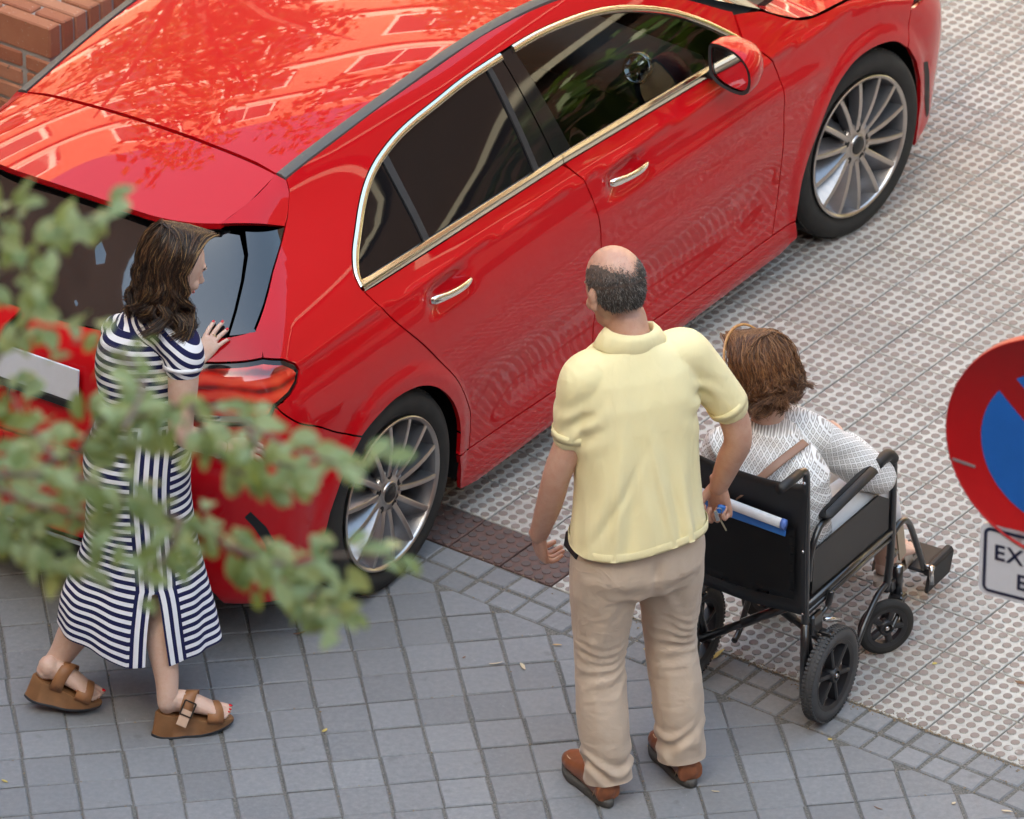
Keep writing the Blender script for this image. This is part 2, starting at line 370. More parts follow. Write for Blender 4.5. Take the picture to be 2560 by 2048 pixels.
def far_tree(loc, h, r, label, n=2600, seed=1, mat=None, ls=.16):
    rg = np.random.default_rng(seed); t = empty('street_tree', loc, label=label, cat='tree', group=None)
    tb = MB().tube([(0, 0, 0), (.05, .03, h*.3), (.1, -.05, h*.62)], [.2, .16, .1], 9)
    for k in range(6):
        a = k*1.05; tb.tube([(.05, 0, h*.42), (r*.35*math.cos(a), r*.35*math.sin(a), h*.62), (r*.7*math.cos(a), r*.7*math.sin(a), h*.74)], [.09, .06, .02], 6)
    tb.build('trunk', M_BARK, t)
    cl = [(rg.normal(0, r*.42), rg.normal(0, r*.42), h*.72+rg.normal(0, r*.30), r*rg.uniform(.28, .5)) for _ in range(16)]
    V = []; F = []
    for k in range(n):
        c = cl[k % 16]; d = rg.normal(size=3); d /= np.linalg.norm(d); p = np.array(c[:3])+d*c[3]*rg.uniform(.5, 1.0)
        u = rg.normal(size=3); u /= np.linalg.norm(u); w = np.cross(u, rg.normal(size=3)); w /= np.linalg.norm(w); s = ls*rg.uniform(.7, 1.3); b = len(V)
        V += [p-u*s, p+w*s*.5, p+u*s, p-w*s*.5]; F.append((b, b+1, b+2, b+3))
    obj('crown', V, F, mat or M_LEAF, t); return t
far_tree((-2.5, 30.5, 0), 11.5, 3.2, 'leafy tree beyond the car left, mirrored in its roof', n=6500, seed=3, ls=.10)
far_tree((4.0, 32, 0), 12, 3.4, 'leafy tree beyond the car right, mirrored in its roof', n=6500, seed=4, ls=.10)
far_tree((-9.5, 15.0, 0), 12.5, 2.6, 'leafy tree left of the car, mirrored in its rear window', n=2000, seed=5)
# hedge and low wall to the right, mirrored in the side windows
hv = []; hf = []; rg = np.random.default_rng(2)
for k in range(6500):
    p = np.array([rg.uniform(8.6, 9.8), rg.uniform(13, 30), rg.uniform(.5, 3.3)]); u = rg.normal(size=3); u /= np.linalg.norm(u); w = np.cross(u, rg.normal(size=3)); w /= np.linalg.norm(w); s = rg.uniform(.07, .15); b = len(hv)
    hv += [p-u*s, p+w*s*.5, p+u*s, p-w*s*.5]; hf.append((b, b+1, b+2, b+3))
tag(obj('hedge', hv, hf, M_LEAF), 'green hedge right of the car, mirrored in its side windows', 'hedge')
tag(MB().box((8.35, 21.5, .28), (.18, 8.6, .30), bev=.02).build('low_wall', M_BAND), 'low pale wall in front of the hedge', 'wall')
# ------------------------------------------------------------------ the car
def pchip(xs, ys):
    xs = np.asarray(xs, float); ys = np.asarray(ys, float); h = np.diff(xs); d = np.diff(ys)/h; m = np.zeros_like(xs)
    for i in range(1, len(xs)-1):
        if d[i-1]*d[i] > 0:
            w1 = 2*h[i]+h[i-1]; w2 = h[i]+2*h[i-1]; m[i] = (w1+w2)/(w1/d[i-1]+w2/d[i])
    m[0] = d[0]; m[-1] = d[-1]
    def f(x):
        x = np.clip(np.asarray(x, float), xs[0], xs[-1]); i = np.clip(np.searchsorted(xs, x, side='right')-1, 0, len(h)-1); t = (x-xs[i])/h[i]
        return ys[i]*(1+2*t)*(1-t)**2+m[i]*h[i]*t*(1-t)**2+ys[i+1]*t*t*(3-2*t)+m[i+1]*h[i]*t*t*(t-1)
    return f
def smoothed(f, a, b, sig):
    """the same curve with its curvature evened out"""
    h = .002; g = np.arange(a-4*sig, b+4*sig, h); y = f(np.clip(g, a, b)); lo = g < a; hi = g > b
    d0 = (f(a+.01)-f(a))/.01; d1 = (f(b)-f(b-.01))/.01; y = np.where(lo, f(a)+d0*(g-a), np.where(hi, f(b)+d1*(g-b), y)); k = np.exp(-.5*(np.arange(-int(4*sig/h), int(4*sig/h)+1)*h/sig)**2); k /= k.sum(); m = len(k)//2
    ys = np.convolve(np.pad(y, m, mode='edge'), k, mode='valid'); return lambda x: np.interp(x, g, ys)
def sst(a, b, x):
    t = np.clip((np.asarray(x, float)-a)/(b-a), 0, 1); return t*t*(3-2*t)
W_LOW = pchip([.08, .12, .18, .24, .30, .45, .60, .72, .80, .86, .90, .95, 1.0, 1.10, 1.20, 1.30, 1.36, 1.39, 1.42, 1.45],
              [.83, .856, .866, .868, .872, .886, .897, .8935, .886, .874, .861, .836, .808, .755, .697, .632, .585, .552, .50, .40])
W_LOW = smoothed(W_LOW, .08, 1.45, .014)
TAPER = pchip([-.8, -.4, 0, .3, .6, .9, 3.8], [.15, .13, .105, .055, .025, 0, 0])
TAPER = smoothed(TAPER, -.8, 3.8, .15)
ZU = pchip([-.6, 0, 1.1, 1.9, 2.6, 3.2], [.967, .960, .926, .896, .87, .80]); ZL = pchip([.6, 1.2, 1.8, 2.2, 2.6], [.795, .789, .775, .764, .72])
XR = pchip([.10, .15, .22, .35, .55, .64, .70, .78, .90, .96, 1.0, 1.03, 1.25, 1.34, 1.45], [-.62, -.68, -.745, -.775, -.785, -.79, -.775, -.757, -.747, -.732, -.70, -.665, -.375, -.28, -.16])
LC = pchip([.10, .90, 1.05, 1.30, 1.45], [.33, .33, .30, .24, .2])
XF = pchip([.10, .20, .45, .60, .70, .80, .95, 1.2], [3.51, 3.61, 3.63, 3.61, 3.54, 3.36, 2.92, 2.62]); LF = .50
HANDLES = [(.345, .885), (1.325, .856)]
def W(x, z):
    x = np.asarray(x, float); z = np.asarray(z, float)
    w = W_LOW(z)-TAPER(x)*sst(.97, 1.32, z)
    u = z-ZU(x); cu = .010*np.exp(-np.abs(u)/.018)*sst(-.75, -.3, x)*(1-sst(2.45, 2.75, x)); w = w+np.where(u > 0, cu*np.exp(-np.abs(u)/.03), cu)
    l = z-ZL(x); w = w+.008*np.exp(-(np.where(l > 0, l/.028, l/.06))**2)*sst(.9, 1.4, x)*(1-sst(2.35, 2.6, x))
    for cx in (0., 2.729):
        r = np.hypot(x-cx, z-.33); w = w+.011*(1-sst(.385, .44, r))*(z < .9)
    w = w-.010*np.exp(-((z-.40)/.11)**2)*sst(.35, .7, x)*(1-sst(2.0, 2.35, x))
    for hx, hz in HANDLES: w = w-.022*np.exp(-((x-hx)/.105)**4-((z-hz+.004)/.040)**4)
    xr = XR(z); lc = LC(z); q = np.clip((xr+lc-x)/lc, 0, 1); w = w*np.maximum(1-q**2.5, 0)**(1/2.5)
    q = np.clip((x-(XF(z)-LF))/LF, 0, 1); return w*np.maximum(1-q**2.2, 0)**(1/2.2)
ZRAIL = pchip([-.3, -.05, .2, .5, .9, 1.25, 1.5], [1.285, 1.322, 1.35, 1.376, 1.393, 1.384, 1.355])
ZC = pchip([-.55, -.38, -.2, 0, .3, .6, .9, 1.2, 1.5], [1.265, 1.300, 1.338, 1.374, 1.408, 1.424, 1.43, 1.424, 1.40])
ZRAIL = smoothed(ZRAIL, -.3, 1.5, .13); ZC = smoothed(ZC, -.55, 1.5, .13)
def YRAIL(x): return W(np.maximum(x, -.05), ZRAIL(np.maximum(x, -.05)))
def ZROOF(x, y):
    x = np.asarray(x, float); y = np.abs(np.asarray(y, float)); zr = ZRAIL(x)
    return ZC(x)-(ZC(x)-zr)*np.power(np.clip(y/YRAIL(x), 0, 1.3), 2.3)
DIRS = {'side': (0., -1.), 'rear': (-1., 0.), 'diag': (-.7071, -.7071)}
def lift(uz, mode, off=0.0):
    """(u, z) parameters to points of the outer skin and outward normals"""
    uz = np.asarray(uz, float); u, z = uz[:, 0], uz[:, 1]; dx, dy = DIRS[mode]; ex, ey = -dy, dx   # e_u
    def P(t): return u*ex+t*dx, u*ey+t*dy
    lo = np.full(len(u), -1.2 if mode != 'side' else 0.0); hi = np.full(len(u), 1.6)
    if mode == 'diag': lo[:] = -.3
    for _ in range(44):
        m = (lo+hi)/2; x, y = P(m); ins = (W(x, z) > np.abs(y)) & (x > XR(z)); lo = np.where(ins, m, lo); hi = np.where(ins, hi, m)
    x, y = P((lo+hi)/2); e = 2e-3
    wx = (W(x+e, z)-W(x-e, z))/(2*e); wz = (W(x, z+e)-W(x, z-e))/(2*e)
    n = np.stack([-wx, np.where(y > 0, 1., -1.), -wz], -1)
    if mode != 'side':   # where the plan turns to the rear face use a steeper formula
        sm = np.abs(y) < .12; n[sm] = np.stack([np.full(sm.sum(), -1.), y[sm]*0, -((XR(z[sm]+e)-XR(z[sm]-e))/(2*e))*-1], -1)
    n /= np.linalg.norm(n, axis=1)[:, None]
    p = np.stack([x, y, z], -1); return p+n*off, n
def roof_lift(xy, off=0.0):
    xy = np.asarray(xy, float); x, y = xy[:, 0], xy[:, 1]; z = ZROOF(x, y); e = 2e-3
    n = np.stack([-(ZROOF(x+e, y)-ZROOF(x-e, y))/(2*e), -(ZROOF(x, y+e)-ZROOF(x, y-e))/(2*e), np.ones_like(x)], -1); n /= np.linalg.norm(n, axis=1)[:, None]
    return np.stack([x, y, z], -1)+n*off, n
def to_u(pts, mode):
    dx, dy = DIRS[mode]; return [(p[0]*-dy+p[1]*dx, p[2]) for p in pts]
def resample(poly, step, closed=True):
    poly = [np.asarray(p, float) for p in poly]; out = []; N = len(poly)
    for k in range(N if closed else N-1):
        a, b = poly[k], poly[(k+1) % N]; n = max(1, int(np.ceil(np.linalg.norm(b-a)/step)))
        out += [a+(b-a)*i/n for i in range(n)]
    if not closed: out.append(poly[-1])
    return out
def spline(pts, closed=False, n=6):
    """Catmull-Rom through points"""
    P = [np.asarray(p, float) for p in pts]; N = len(P); out = []
    for k in range(N-1 if not closed else N):
        p0 = P[(k-1) % N] if closed or k > 0 else P[0]; p1 = P[k]; p2 = P[(k+1) % N]; p3 = P[(k+2) % N] if closed or k+2 < N else P[-1]
        for i in range(n):
            t = i/n; out.append(.5*((2*p1)+(-p0+p2)*t+(2*p0-5*p1+4*p2-p3)*t*t+(-p0+3*p1-3*p2+p3)*t**3))
    if not closed: out.append(P[-1])
    return out
def inset(poly, d):
    P = np.array(poly); N = len(P); ar = np.sum(P[:, 0]*np.roll(P[:, 1], -1)-np.roll(P[:, 0], -1)*P[:, 1]); s = 1 if ar > 0 else -1
    e = np.roll(P, -1, 0)-P; e /= np.linalg.norm(e, axis=1)[:, None]+1e-12; n = np.stack([-e[:, 1], e[:, 0]], -1)*s
    m = n+np.roll(n, 1, 0); l = np.linalg.norm(m, axis=1)[:, None]; m = m/np.maximum(l, .5); m = m/np.maximum(np.sum(m*n, 1)[:, None], .45)
    return P+m*d
def pip(P, poly):
    x, y = P[:, 0], P[:, 1]; r = np.zeros(len(P), bool); q = np.array(poly); N = len(q)
    for k in range(N):
        x1, y1 = q[k]; x2, y2 = q[(k+1) % N]
        if y1 == y2: continue
        r ^= ((y1 > y) != (y2 > y)) & (x < (x2-x1)*(y-y1)/(y2-y1)+x1)
    return r
def tri2d(poly, step):
    P = np.array(poly); lo, hi = P.min(0), P.max(0); gx = np.arange(lo[0]+step/2, hi[0], step); gy = np.arange(lo[1]+step/2, hi[1], step*.87)
    G = np.array([(x+(step/2 if j % 2 else 0), y) for j, y in enumerate(gy) for x in gx]) if len(gx) and len(gy) else np.zeros((0, 2))
    if len(G):
        G = G[pip(G, poly)]
        if len(G):
            q = np.roll(P, -1, 0); dm = np.full(len(G), 9.)
            for a, b in zip(P, q):
                ab = b-a; t = np.clip(((G-a)@ab)/(ab@ab+1e-12), 0, 1); dm = np.minimum(dm, np.linalg.norm(G-(a+t[:, None]*ab), axis=1))
            G = G[dm > step*.45]
    vs = [Vector(p) for p in P]+[Vector(p) for p in G]; n = len(P)
    r = delaunay_2d_cdt(vs, [(i, (i+1) % n) for i in range(n)], [list(range(n))], 1, 1e-7)
    V = np.array([tuple(v) for v in r[0]]); return V, [tuple(f) for f in r[2]]
def skin(name, poly, mode, mat, parent, gap=.003, off=0.0, step=.03, rim=.014, mirror=0, lifter=None, both=False):
    """panel of the outer skin cut to a (u,z) outline; mirror=1 builds the left twin, both joins the two halves"""
    q = inset(poly, gap) if gap else np.array(poly); q = np.array(resample(list(q), step))
    V2, F = tri2d(q, step); lf = lifter or (lambda a: lift(a, mode, off)); P, Nn = lf(V2)
    # faces outward
    Fo = []
    for f in F:
        a, b, c = (P[i] for i in f[:3]); g = np.cross(b-a, c-a)
        Fo.append(tuple(f) if g@Nn[f[0]] > 0 else tuple(reversed(f)))
    bp, bn = lf(q); n = len(q); b0 = len(P); ctr = P.mean(0)
    RV = np.concatenate([bp, bp-bn*rim]); RF = []
    for i in range(n):
        j = (i+1) % n; f = (b0+i, b0+j, b0+n+j, b0+n+i); g = np.cross(bp[j]-bp[i], -bn[i]); out = (bp[i]+bp[j])/2-ctr
        RF.append(f if g@out > 0 else tuple(reversed(f)))
    AV = np.concatenate([P, RV]) if rim else P; AF = Fo+(RF if rim else []); AN = np.concatenate([Nn, np.zeros((2*n, 3))]) if rim else Nn; nb = len(P)
    def mk(AV, AF, AN, nbs, name):
        o = obj(name, AV, AF, mat, parent); me = o.data; me.polygons.foreach_set('use_smooth', np.ones(len(me.polygons), bool)); me.update()
        ln = np.zeros((len(me.loops), 3)); k = 0
        for pl in me.polygons:
            for li in pl.loop_indices:
                vi = me.loops[li].vertex_index; nn = AN[vi]; ln[li] = nn if nn@nn > .5 else tuple(pl.normal)
        me.normals_split_custom_set([tuple(v) for v in ln]); return o
    MV = AV*np.array([1, -1, 1]); MF = [tuple(reversed(f)) for f in AF]; MN = AN*np.array([1, -1, 1])
    if both: return mk(np.concatenate([AV, MV]), AF+[tuple(i+len(AV) for i in f) for f in MF], np.concatenate([AN, MN]), nb, name)
    return mk(MV, MF, MN, nb, name) if mirror else mk(AV, AF, AN, nb, name)
def mat_paint():
    t = NT('red_paint'); p = t.geo(); fl = t.noise(p, 900, 2); du = t.noise(t.oc(), 7, 5, .65)
    c = t.mix(t.math('MULTIPLY', fl, .5), (.50, .002, .008), (.57, .004, .011))
    c = t.mix(t.math('MULTIPLY', du, .012), c, (.45, .30, .24))
    t.set(Base_Color=c, Roughness=.38); t.b.inputs['Specular IOR Level'].default_value = .05; t.b.inputs['Coat Weight'].default_value = 1.0; t.b.inputs['Coat IOR'].default_value = 1.39
    t.l(t.math('MULTIPLY_ADD', t.ramp(t.noise(t.oc(), 30, 4), [(.5, (0, 0, 0)), (.8, (1, 1, 1))]), .05, .012), t.b.inputs['Coat Roughness']); return t.m
M_PAINT = mat_paint()
def mat_glossblack(name, col=(.006, .006, .007), rough=.03):
    t = NT(name); t.set(Base_Color=t.mix(t.noise(t.oc(), 5, 3), col, tuple(x*1.3 for x in col)), Roughness=rough); t.b.inputs['Specular IOR Level'].default_value = .8; t.b.inputs['Coat Weight'].default_value = .5; t.b.inputs['Coat Roughness'].default_value = .005; return t.m
M_PGLASS = mat_glossblack('privacy_glass'); M_RGLASS = mat_glossblack('rear_screen_glass')
M_PGLASS.node_tree.nodes['Principled BSDF'].inputs['Specular IOR Level'].default_value = .36; M_PGLASS.node_tree.nodes['Principled BSDF'].inputs['Coat Weight'].default_value = 0
M_GLOSSB = mat_glossblack('gloss_black_trim', (.008, .008, .009), .06); M_GLOSSB.node_tree.nodes['Principled BSDF'].inputs['Coat Weight'].default_value = 0; M_GLOSSB.node_tree.nodes['Principled BSDF'].inputs['Specular IOR Level'].default_value = .5; M_BLACK = plain('black_plastic', (.014, .014, .015), .55, spec=.35); M_DARK = plain('dark_underside', (.006, .006, .006), .9, spec=.1)
M_RAIL = plain('roof_rail_grey', (.085, .085, .08), .5); M_RUB = plain('window_rubber', (.02, .02, .022), .6); M_CHROME = plain('satin_chrome_trim', (.82, .76, .62), .16, 1.0, .04)
M_CHROME2 = plain('bright_chrome', (.85, .83, .78), .08, 1.0, .03)
def mat_glass(name, tint):
    t = NT(name); t.t.nodes.remove(t.b); out = t.t.nodes['Material Output']
    tr = t.n('ShaderNodeBsdfTransparent'); gl = t.n('ShaderNodeBsdfGlossy'); gl.inputs['Roughness'].default_value = .01
    t.l(t.mix(t.noise(t.oc(), 3, 2), tint, tuple(x*1.08 for x in tint)), tr.inputs[0]); fr = t.n('ShaderNodeFresnel'); fr.inputs[0].default_value = 1.52
    mx = t.n('ShaderNodeMixShader'); t.l(t.math('MULTIPLY', fr.outputs[0], 1.2), mx.inputs[0]); t.l(tr.outputs[0], mx.inputs[1]); t.l(gl.outputs[0], mx.inputs[2]); t.l(mx.outputs[0], out.inputs[0]); return t.m
M_FGLASS = mat_glass('tinted_glass', (.34, .37, .37))
car = empty('parked_car', (CARP[0], CARP[1], 0), CARA, 'glossy red hatchback parked on the tactile tiles, the only car', 'car')
WIN = spline([(-.013, 1.039), (-.002, 1.071), (.041, 1.11), (.107, 1.151), (.174, 1.193), (.249, 1.235), (.329, 1.268), (.428, 1.295), (.521, 1.311), (.66, 1.325), (.813, 1.338), (1.004, 1.340), (1.198, 1.335), (1.379, 1.316), (1.521, 1.291), (1.654, 1.252), (1.802, 1.190), (1.921, 1.121), (2.031, 1.039), (2.106, .974), (2.128, .95)], n=3)
BELT = lambda x: np.interp(x, [-.02, .685, 1.055, 1.859, 2.14], [1.018, 1.002, .992, .954, .938])
RDOORSEAM = spline([(.438, .274), (.433, .395), (.394, .478), (.326, .588), (.253, .678), (.169, .779), (.073, .888), (.023, .96), (-.013, 1.030)], n=4)
BSEAM = spline([(1.050, .993), (1.099, .928), (1.112, .888), (1.126, .833), (1.138, .762), (1.143, .691), (1.142, .5), (1.135, .242)], n=3)
FSEAM = spline([(2.128, .952), (2.150, .925), (2.183, .883), (2.212, .801), (2.222, .704), (2.224, .572), (2.228, .409), (2.226, .33), (2.212, .221)], n=3)
HSEAM = [(-.011, 1.326), (-.026, 1.297), (-.080, 1.254), (-.119, 1.232), (-.164, 1.210), (-.267, 1.165), (-.373, 1.110), (-.449, 1.070), (-.497, 1.011)]
TAILO = [(-.497, 1.011), (-.446, .995), (-.417, .973), (-.412, .952), (-.437, .926), (-.481, .904), (-.535, .884)]
RARCH = spline([(-.19, .636), (-.116, .661), (-.014, .679), (.081, .671), (.15, .649), (.213, .612), (.272, .556), (.318, .494), (.349, .428), (.363, .368), (.367, .286)], n=4)
FARCH = spline([(2.345, .217), (2.350, .29), (2.365, .39), (2.412, .495), (2.506, .625), (2.618, .684), (2.73, .695), (2.843, .676), (2.918, .646), (2.982, .596)], n=4)
ROCK = [(.367, .284), (.438, .274), (.653, .263), (.936, .249), (1.135, .243), (1.52, .235), (1.891, .224), (2.212, .220), (2.345, .217)]
ATOP = spline([(2.099, 1.072), (2.045, 1.101), (1.95, 1.157), (1.8, 1.238), (1.65, 1.302), (1.5, 1.345), (1.363, 1.369), (1.141, 1.388), (.895, 1.393), (.487, 1.376), (.23, 1.353), (-.011, 1.326)], n=3)
cat_ = lambda *s: [tuple(p) for q in s for p in q]
quarter = cat_(HSEAM, TAILO[1:], spline([(-.535, .884), (-.512, .849), (-.466, .806), (-.389, .762), (-.30, .70), (-.19, .636)], n=4)[1:], RARCH[1:], [(.438, .274)], RDOORSEAM[1:], WIN[1:-2], [(2.085, .995), (2.094, 1.035)], ATOP[:-1])
rdoor = cat_([(x, BELT(x)) for x in np.linspace(-.008, 1.045, 20)], BSEAM[1:], [(.936, .249), (.653, .263)], RDOORSEAM[:-1])
fdoor = cat_([(x, BELT(x)) for x in np.linspace(1.055, 2.118, 16)], FSEAM[1:], [(1.891, .224), (1.52, .235)], list(reversed(BSEAM))[:-1])
fender = cat_(FSEAM, [(2.345, .217)], FARCH[1:], [(3.0, .653), (3.021, .723), (3.06, .745)], spline([(3.0, .785), (2.85, .845), (2.673, .893), (2.472, .918), (2.382, .942), (2.30, .985), (2.255, 1.012), (2.224, 1.028), (2.147, 1.051), (2.104, 1.062)], n=3), [(2.099, 1.035), (2.093, .992)])
rocker = cat_(ROCK, [(2.37, .14), (2.30, .105), (.50, .118), (.40, .14)])
for mir in (0, 1):
    st = .022 if not mir else .05
    skin('quarter_panel', quarter, 'side', M_PAINT, car, gap=.0022, step=st, mirror=mir)
    rd = skin('rear_door', rdoor, 'side', M_PAINT, car, step=st*.8, mirror=mir); fd = skin('front_door', fdoor, 'side', M_PAINT, car, step=st*.8, mirror=mir)
    skin('front_fender', fender, 'side', M_PAINT, car, step=st, mirror=mir)
    rk = skin('side_skirt', rocker, 'side', M_PAINT, car, step=.03, mirror=mir)
    fb = [(2.985, .598), (3.05, .515), (3.095, .42), (3.112, .33), (3.118, .20), (3.135, .14)]+[(x, .15+.01*k) for k, x in enumerate((3.3, 3.42, 3.5))]+[(3.56, .22), (3.58, .35), (3.58, .5), (3.55, .6), (3.46, .655), (3.3, .69), (3.15, .715), (3.021, .723), (3.0, .653)]
    skin('front_bumper', fb, 'side', M_PAINT, car, step=.025, mirror=mir)
    skin('bumper_vent', [(3.112, .485), (3.150, .470), (3.178, .40), (3.205, .31), (3.228, .228), (3.198, .225), (3.165, .31), (3.135, .40)], 'side', M_BLACK, car, gap=0, off=.0015, step=.03, rim=0, mirror=mir)
    skin('headlight', [(3.035, .738), (3.07, .75), (3.16, .76), (3.30, .745), (3.42, .70), (3.36, .69), (3.2, .71), (3.09, .728)], 'side', M_GLOSSB, car, gap=.002, step=.03, mirror=mir)
    # window glass
    def chain(x0, x1, inn):
        q = [p for p in WIN if x0 < p[0] < x1]; zt = lambda x: np.interp(x, [p[0] for p in WIN[2:]], [p[1] for p in WIN[2:]])
        return q, zt
    def glass(name, x0b, x0t, x1b, x1t, m, off=-.006, rim=.0):
        top = [p for p in WIN if x0t < p[0] < x1t]; zt = lambda x: np.interp(x, [p[0] for p in WIN[1:]], [p[1] for p in WIN[1:]])
        poly = [(x, BELT(x)+.010) for x in np.linspace(x0b, x1b, 8)]+[(x1t, zt(x1t)-.004)]+[(p[0], p[1]-.004) for p in reversed(top)]+([(x0t, zt(x0t)-.004)] if x0t > .05 else [])
        return skin(name, poly, 'side', m, car, gap=0, off=off, step=.05, rim=rim, mirror=mir)
    glass('quarter_window', .005, -.02, .325, .352, M_PGLASS); glass('rear_side_window', .352, .382, .912, .922, M_PGLASS)
    glass('door_pillar', .937, .945, 1.024, 1.002, M_GLOSSB, -.003); glass('door_pillar', 1.030, 1.008, 1.118, 1.072, M_GLOSSB, -.003)
    glass('front_side_window', 1.122, 1.076, 2.10, 2.08, M_FGLASS)
    glass('window_bar', .325, .352, .352, .382, M_RUB, .000, .008); glass('window_bar', .912, .922, .937, .945, M_RUB, .000, .008)
    # trims
    def strip(name, line, wd, mat, h, side_sign=1, prof=None):
        """raised band following a line on the side skin; wd along the in-plane normal"""
        L = np.array(line); t = np.gradient(L, axis=0); t /= np.linalg.norm(t, axis=1)[:, None]; nn = np.stack([t[:, 1], -t[:, 0]], -1)*side_sign
        prof = prof or [(0, -.008), (0, h*.55), (.25, h), (.75, h), (1, h*.5), (1, -.010)]
        rows = [lift(L+nn*wd*a, 'side', b)[0] for a, b in prof]; n = len(L); V = np.concatenate(rows); F = [(r*n+i, r*n+i+1, (r+1)*n+i+1, (r+1)*n+i) for r in range(len(rows)-1) for i in range(n-1)]
        F.append(tuple(r*n for r in range(len(rows)))); F.append(tuple(r*n+n-1 for r in range(len(rows))))
        if mir: V = V*np.array([1, -1, 1])
        o = obj(name, V, F, mat, car); bm = bmesh.new(); bm.from_mesh(o.data); bmesh.ops.recalc_face_normals(bm, faces=bm.faces); bm.to_mesh(o.data); bm.free(); return autosmooth(o, 40)
    WL = [p for p in WIN]; k = next(i for i, p in enumerate(WL) if p[0] > 1.005)
    strip('window_trim', [(-.0135, 1.033)]+[p for p in WL[:k]], .0185, M_CHROME, .007); strip('window_trim', [p for p in WL[k:]], .0185, M_CHROME, .007)
    bl = [(0, -.006), (0, .004), (.12, .009), (.42, .010), (.48, .0065), (.9, .0035), (1, .001), (1, -.008)]
    strip('belt_trim', [(x, BELT(x)+.028) for x in np.linspace(-.004, 1.050, 24)], .027, M_CHROME, .008, 1, bl); strip('belt_trim', [(x, BELT(x)+.028) for x in np.linspace(1.054, 2.10, 24)], .027, M_CHROME, .008, 1, bl)
    # handles
    for par, (hx, hz) in zip((rd, fd), HANDLES):
        xs = np.linspace(-.112, .108, 15); pts = []
        for q in xs:
            t = (q+.112)/.22; zz = hz+.012-.022*t+.010*math.sin(math.pi*t)*0; yy = float(W(np.array([hx-.2]), np.array([hz]))[0])+.020*math.sin(math.pi*min(1, max(0, t)))**.6+.003
            pts.append((hx+q, -yy, zz))
        rr = [(.011, .007)]+[(.0155, .009)]*3+[(.0135, .009)]*8+[(.0125, .008)]*2+[(.008, .005)]
        m = MB().tube(pts, rr, 12, upv=(0, 0, 1)); o = m.build('handle', M_CHROME2, par, True)
        if mir:
            for v in o.data.vertices: v.co.y *= -1
            o.data.flip_normals()
# rear end
def D(pts): return to_u(pts, 'diag')
def onskin(uz, mode='side'): return [tuple(p) for p in lift(np.array(uz), mode)[0]]
tl_o = onskin(TAILO)
tl = D(tl_o)+D([(-.556, -.836, .859), (-.596, -.804, .838)])+D([tuple(p) for p in lift(np.array([(y, z) for y, z in ((.72, .836), (.60, .850), (.50, .862), (.43, .885), (.42, .93), (.50, .985), (.60, 1.004), (.69, 1.008))]), 'rear')[0]])
def mat_tail():
    t = NT('tail_lamp_red'); p = t.oc(); w = t.n('ShaderNodeTexWave'); t.l(p, w.inputs['Vector']); w.inputs['Scale'].default_value = 7; w.inputs['Distortion'].default_value = 3.0; w.bands_direction = 'Z'
    c = t.ramp(t.math('ADD', t.math('MULTIPLY', w.outputs['Fac'], .6), t.math('MULTIPLY', t.noise(p, 12, 3), .5)), [(.22, (.16, .006, .005)), (.42, (.55, .012, .008)), (.8, (.75, .06, .03))])
    t.set(Base_Color=c, Roughness=.12); t.b.inputs['Coat Weight'].default_value = 1; t.b.inputs['Coat Roughness'].default_value = .01; return t.m
M_TAIL = mat_tail()
def rear_pts(yz): return D([tuple(p) for p in lift(np.array([(-y, z) for y, z in yz]), 'rear')[0]])
for mir in (0, 1):
    lamp = skin('tail_lamp', tl, 'diag', M_GLOSSB, car, gap=.003, step=.02, mirror=mir)
    tin = inset(tl, .013); o = skin('lamp_lens', [tuple(p) for p in tin], 'diag', M_TAIL, lamp, gap=0, off=.0025, step=.02, rim=.003, mirror=mir)
    o = skin('lamp_clear_strip', rear_pts([(-.80, .852), (-.70, .850), (-.60, .862), (-.60, .878), (-.70, .868), (-.79, .868)]), 'diag', M_CHROME2, lamp, gap=0, off=.004, step=.02, rim=.003, mirror=mir)
    # black glass corner of the tailgate
    bk = cat_(D(onskin(HSEAM[3:8])), D(onskin([(-.452, 1.062)])), rear_pts([(-.655, 1.058), (-.632, 1.106), (-.598, 1.160), (-.565, 1.205), (-.520, 1.252)]))
    skin('window_side_trim', bk, 'diag', M_RGLASS, car, gap=.002, step=.02, mirror=mir)
hatch = cat_(rear_pts([(0, 1.022), (-.15, 1.023), (-.30, 1.028), (-.45, 1.037), (-.58, 1.050), (-.66, 1.056)]), D(onskin([(-.449, 1.066), (-.470, 1.035), (-.497, 1.013)])), rear_pts([(-.69, 1.010), (-.60, 1.007), (-.50, .988), (-.417, .932), (-.425, .882), (-.47, .80), (-.44, .70), (-.38, .667), (-.2, .662), (0, .660)]))
skin('tailgate', hatch, 'diag', M_PAINT, car, gap=0, step=.025, both=True, rim=.012)
bump = cat_(rear_pts([(0, .652), (-.2, .654), (-.385, .660), (-.445, .69), (-.478, .80), (-.432, .880), (-.50, .858), (-.60, .844), (-.72, .831)]), D([(-.596, -.806, .833), (-.556, -.838, .853)]), D(onskin([(-.538, .882)]+spline([(-.536, .881), (-.514, .8465), (-.467, .803), (-.390, .759), (-.301, .697), (-.1915, .633)], n=4)[1:])), D(onskin([(-.245, .592), (-.30, .525), (-.345, .44), (-.37, .35), (-.378, .27), (-.40, .21)])), rear_pts([(-.80, .20), (-.70, .195), (-.66, .30), (-.60, .345), (-.3, .35), (0, .352)]))
skin('rear_bumper', bump, 'diag', M_PAINT, car, gap=0, step=.028, both=True, rim=.014)
dif = rear_pts([(0, .346), (-.3, .344), (-.60, .338), (-.655, .295), (-.695, .19), (-.4, .17), (0, .165)])
skin('diffuser', dif, 'diag', M_BLACK, car, gap=0, off=-.01, step=.04, both=True)
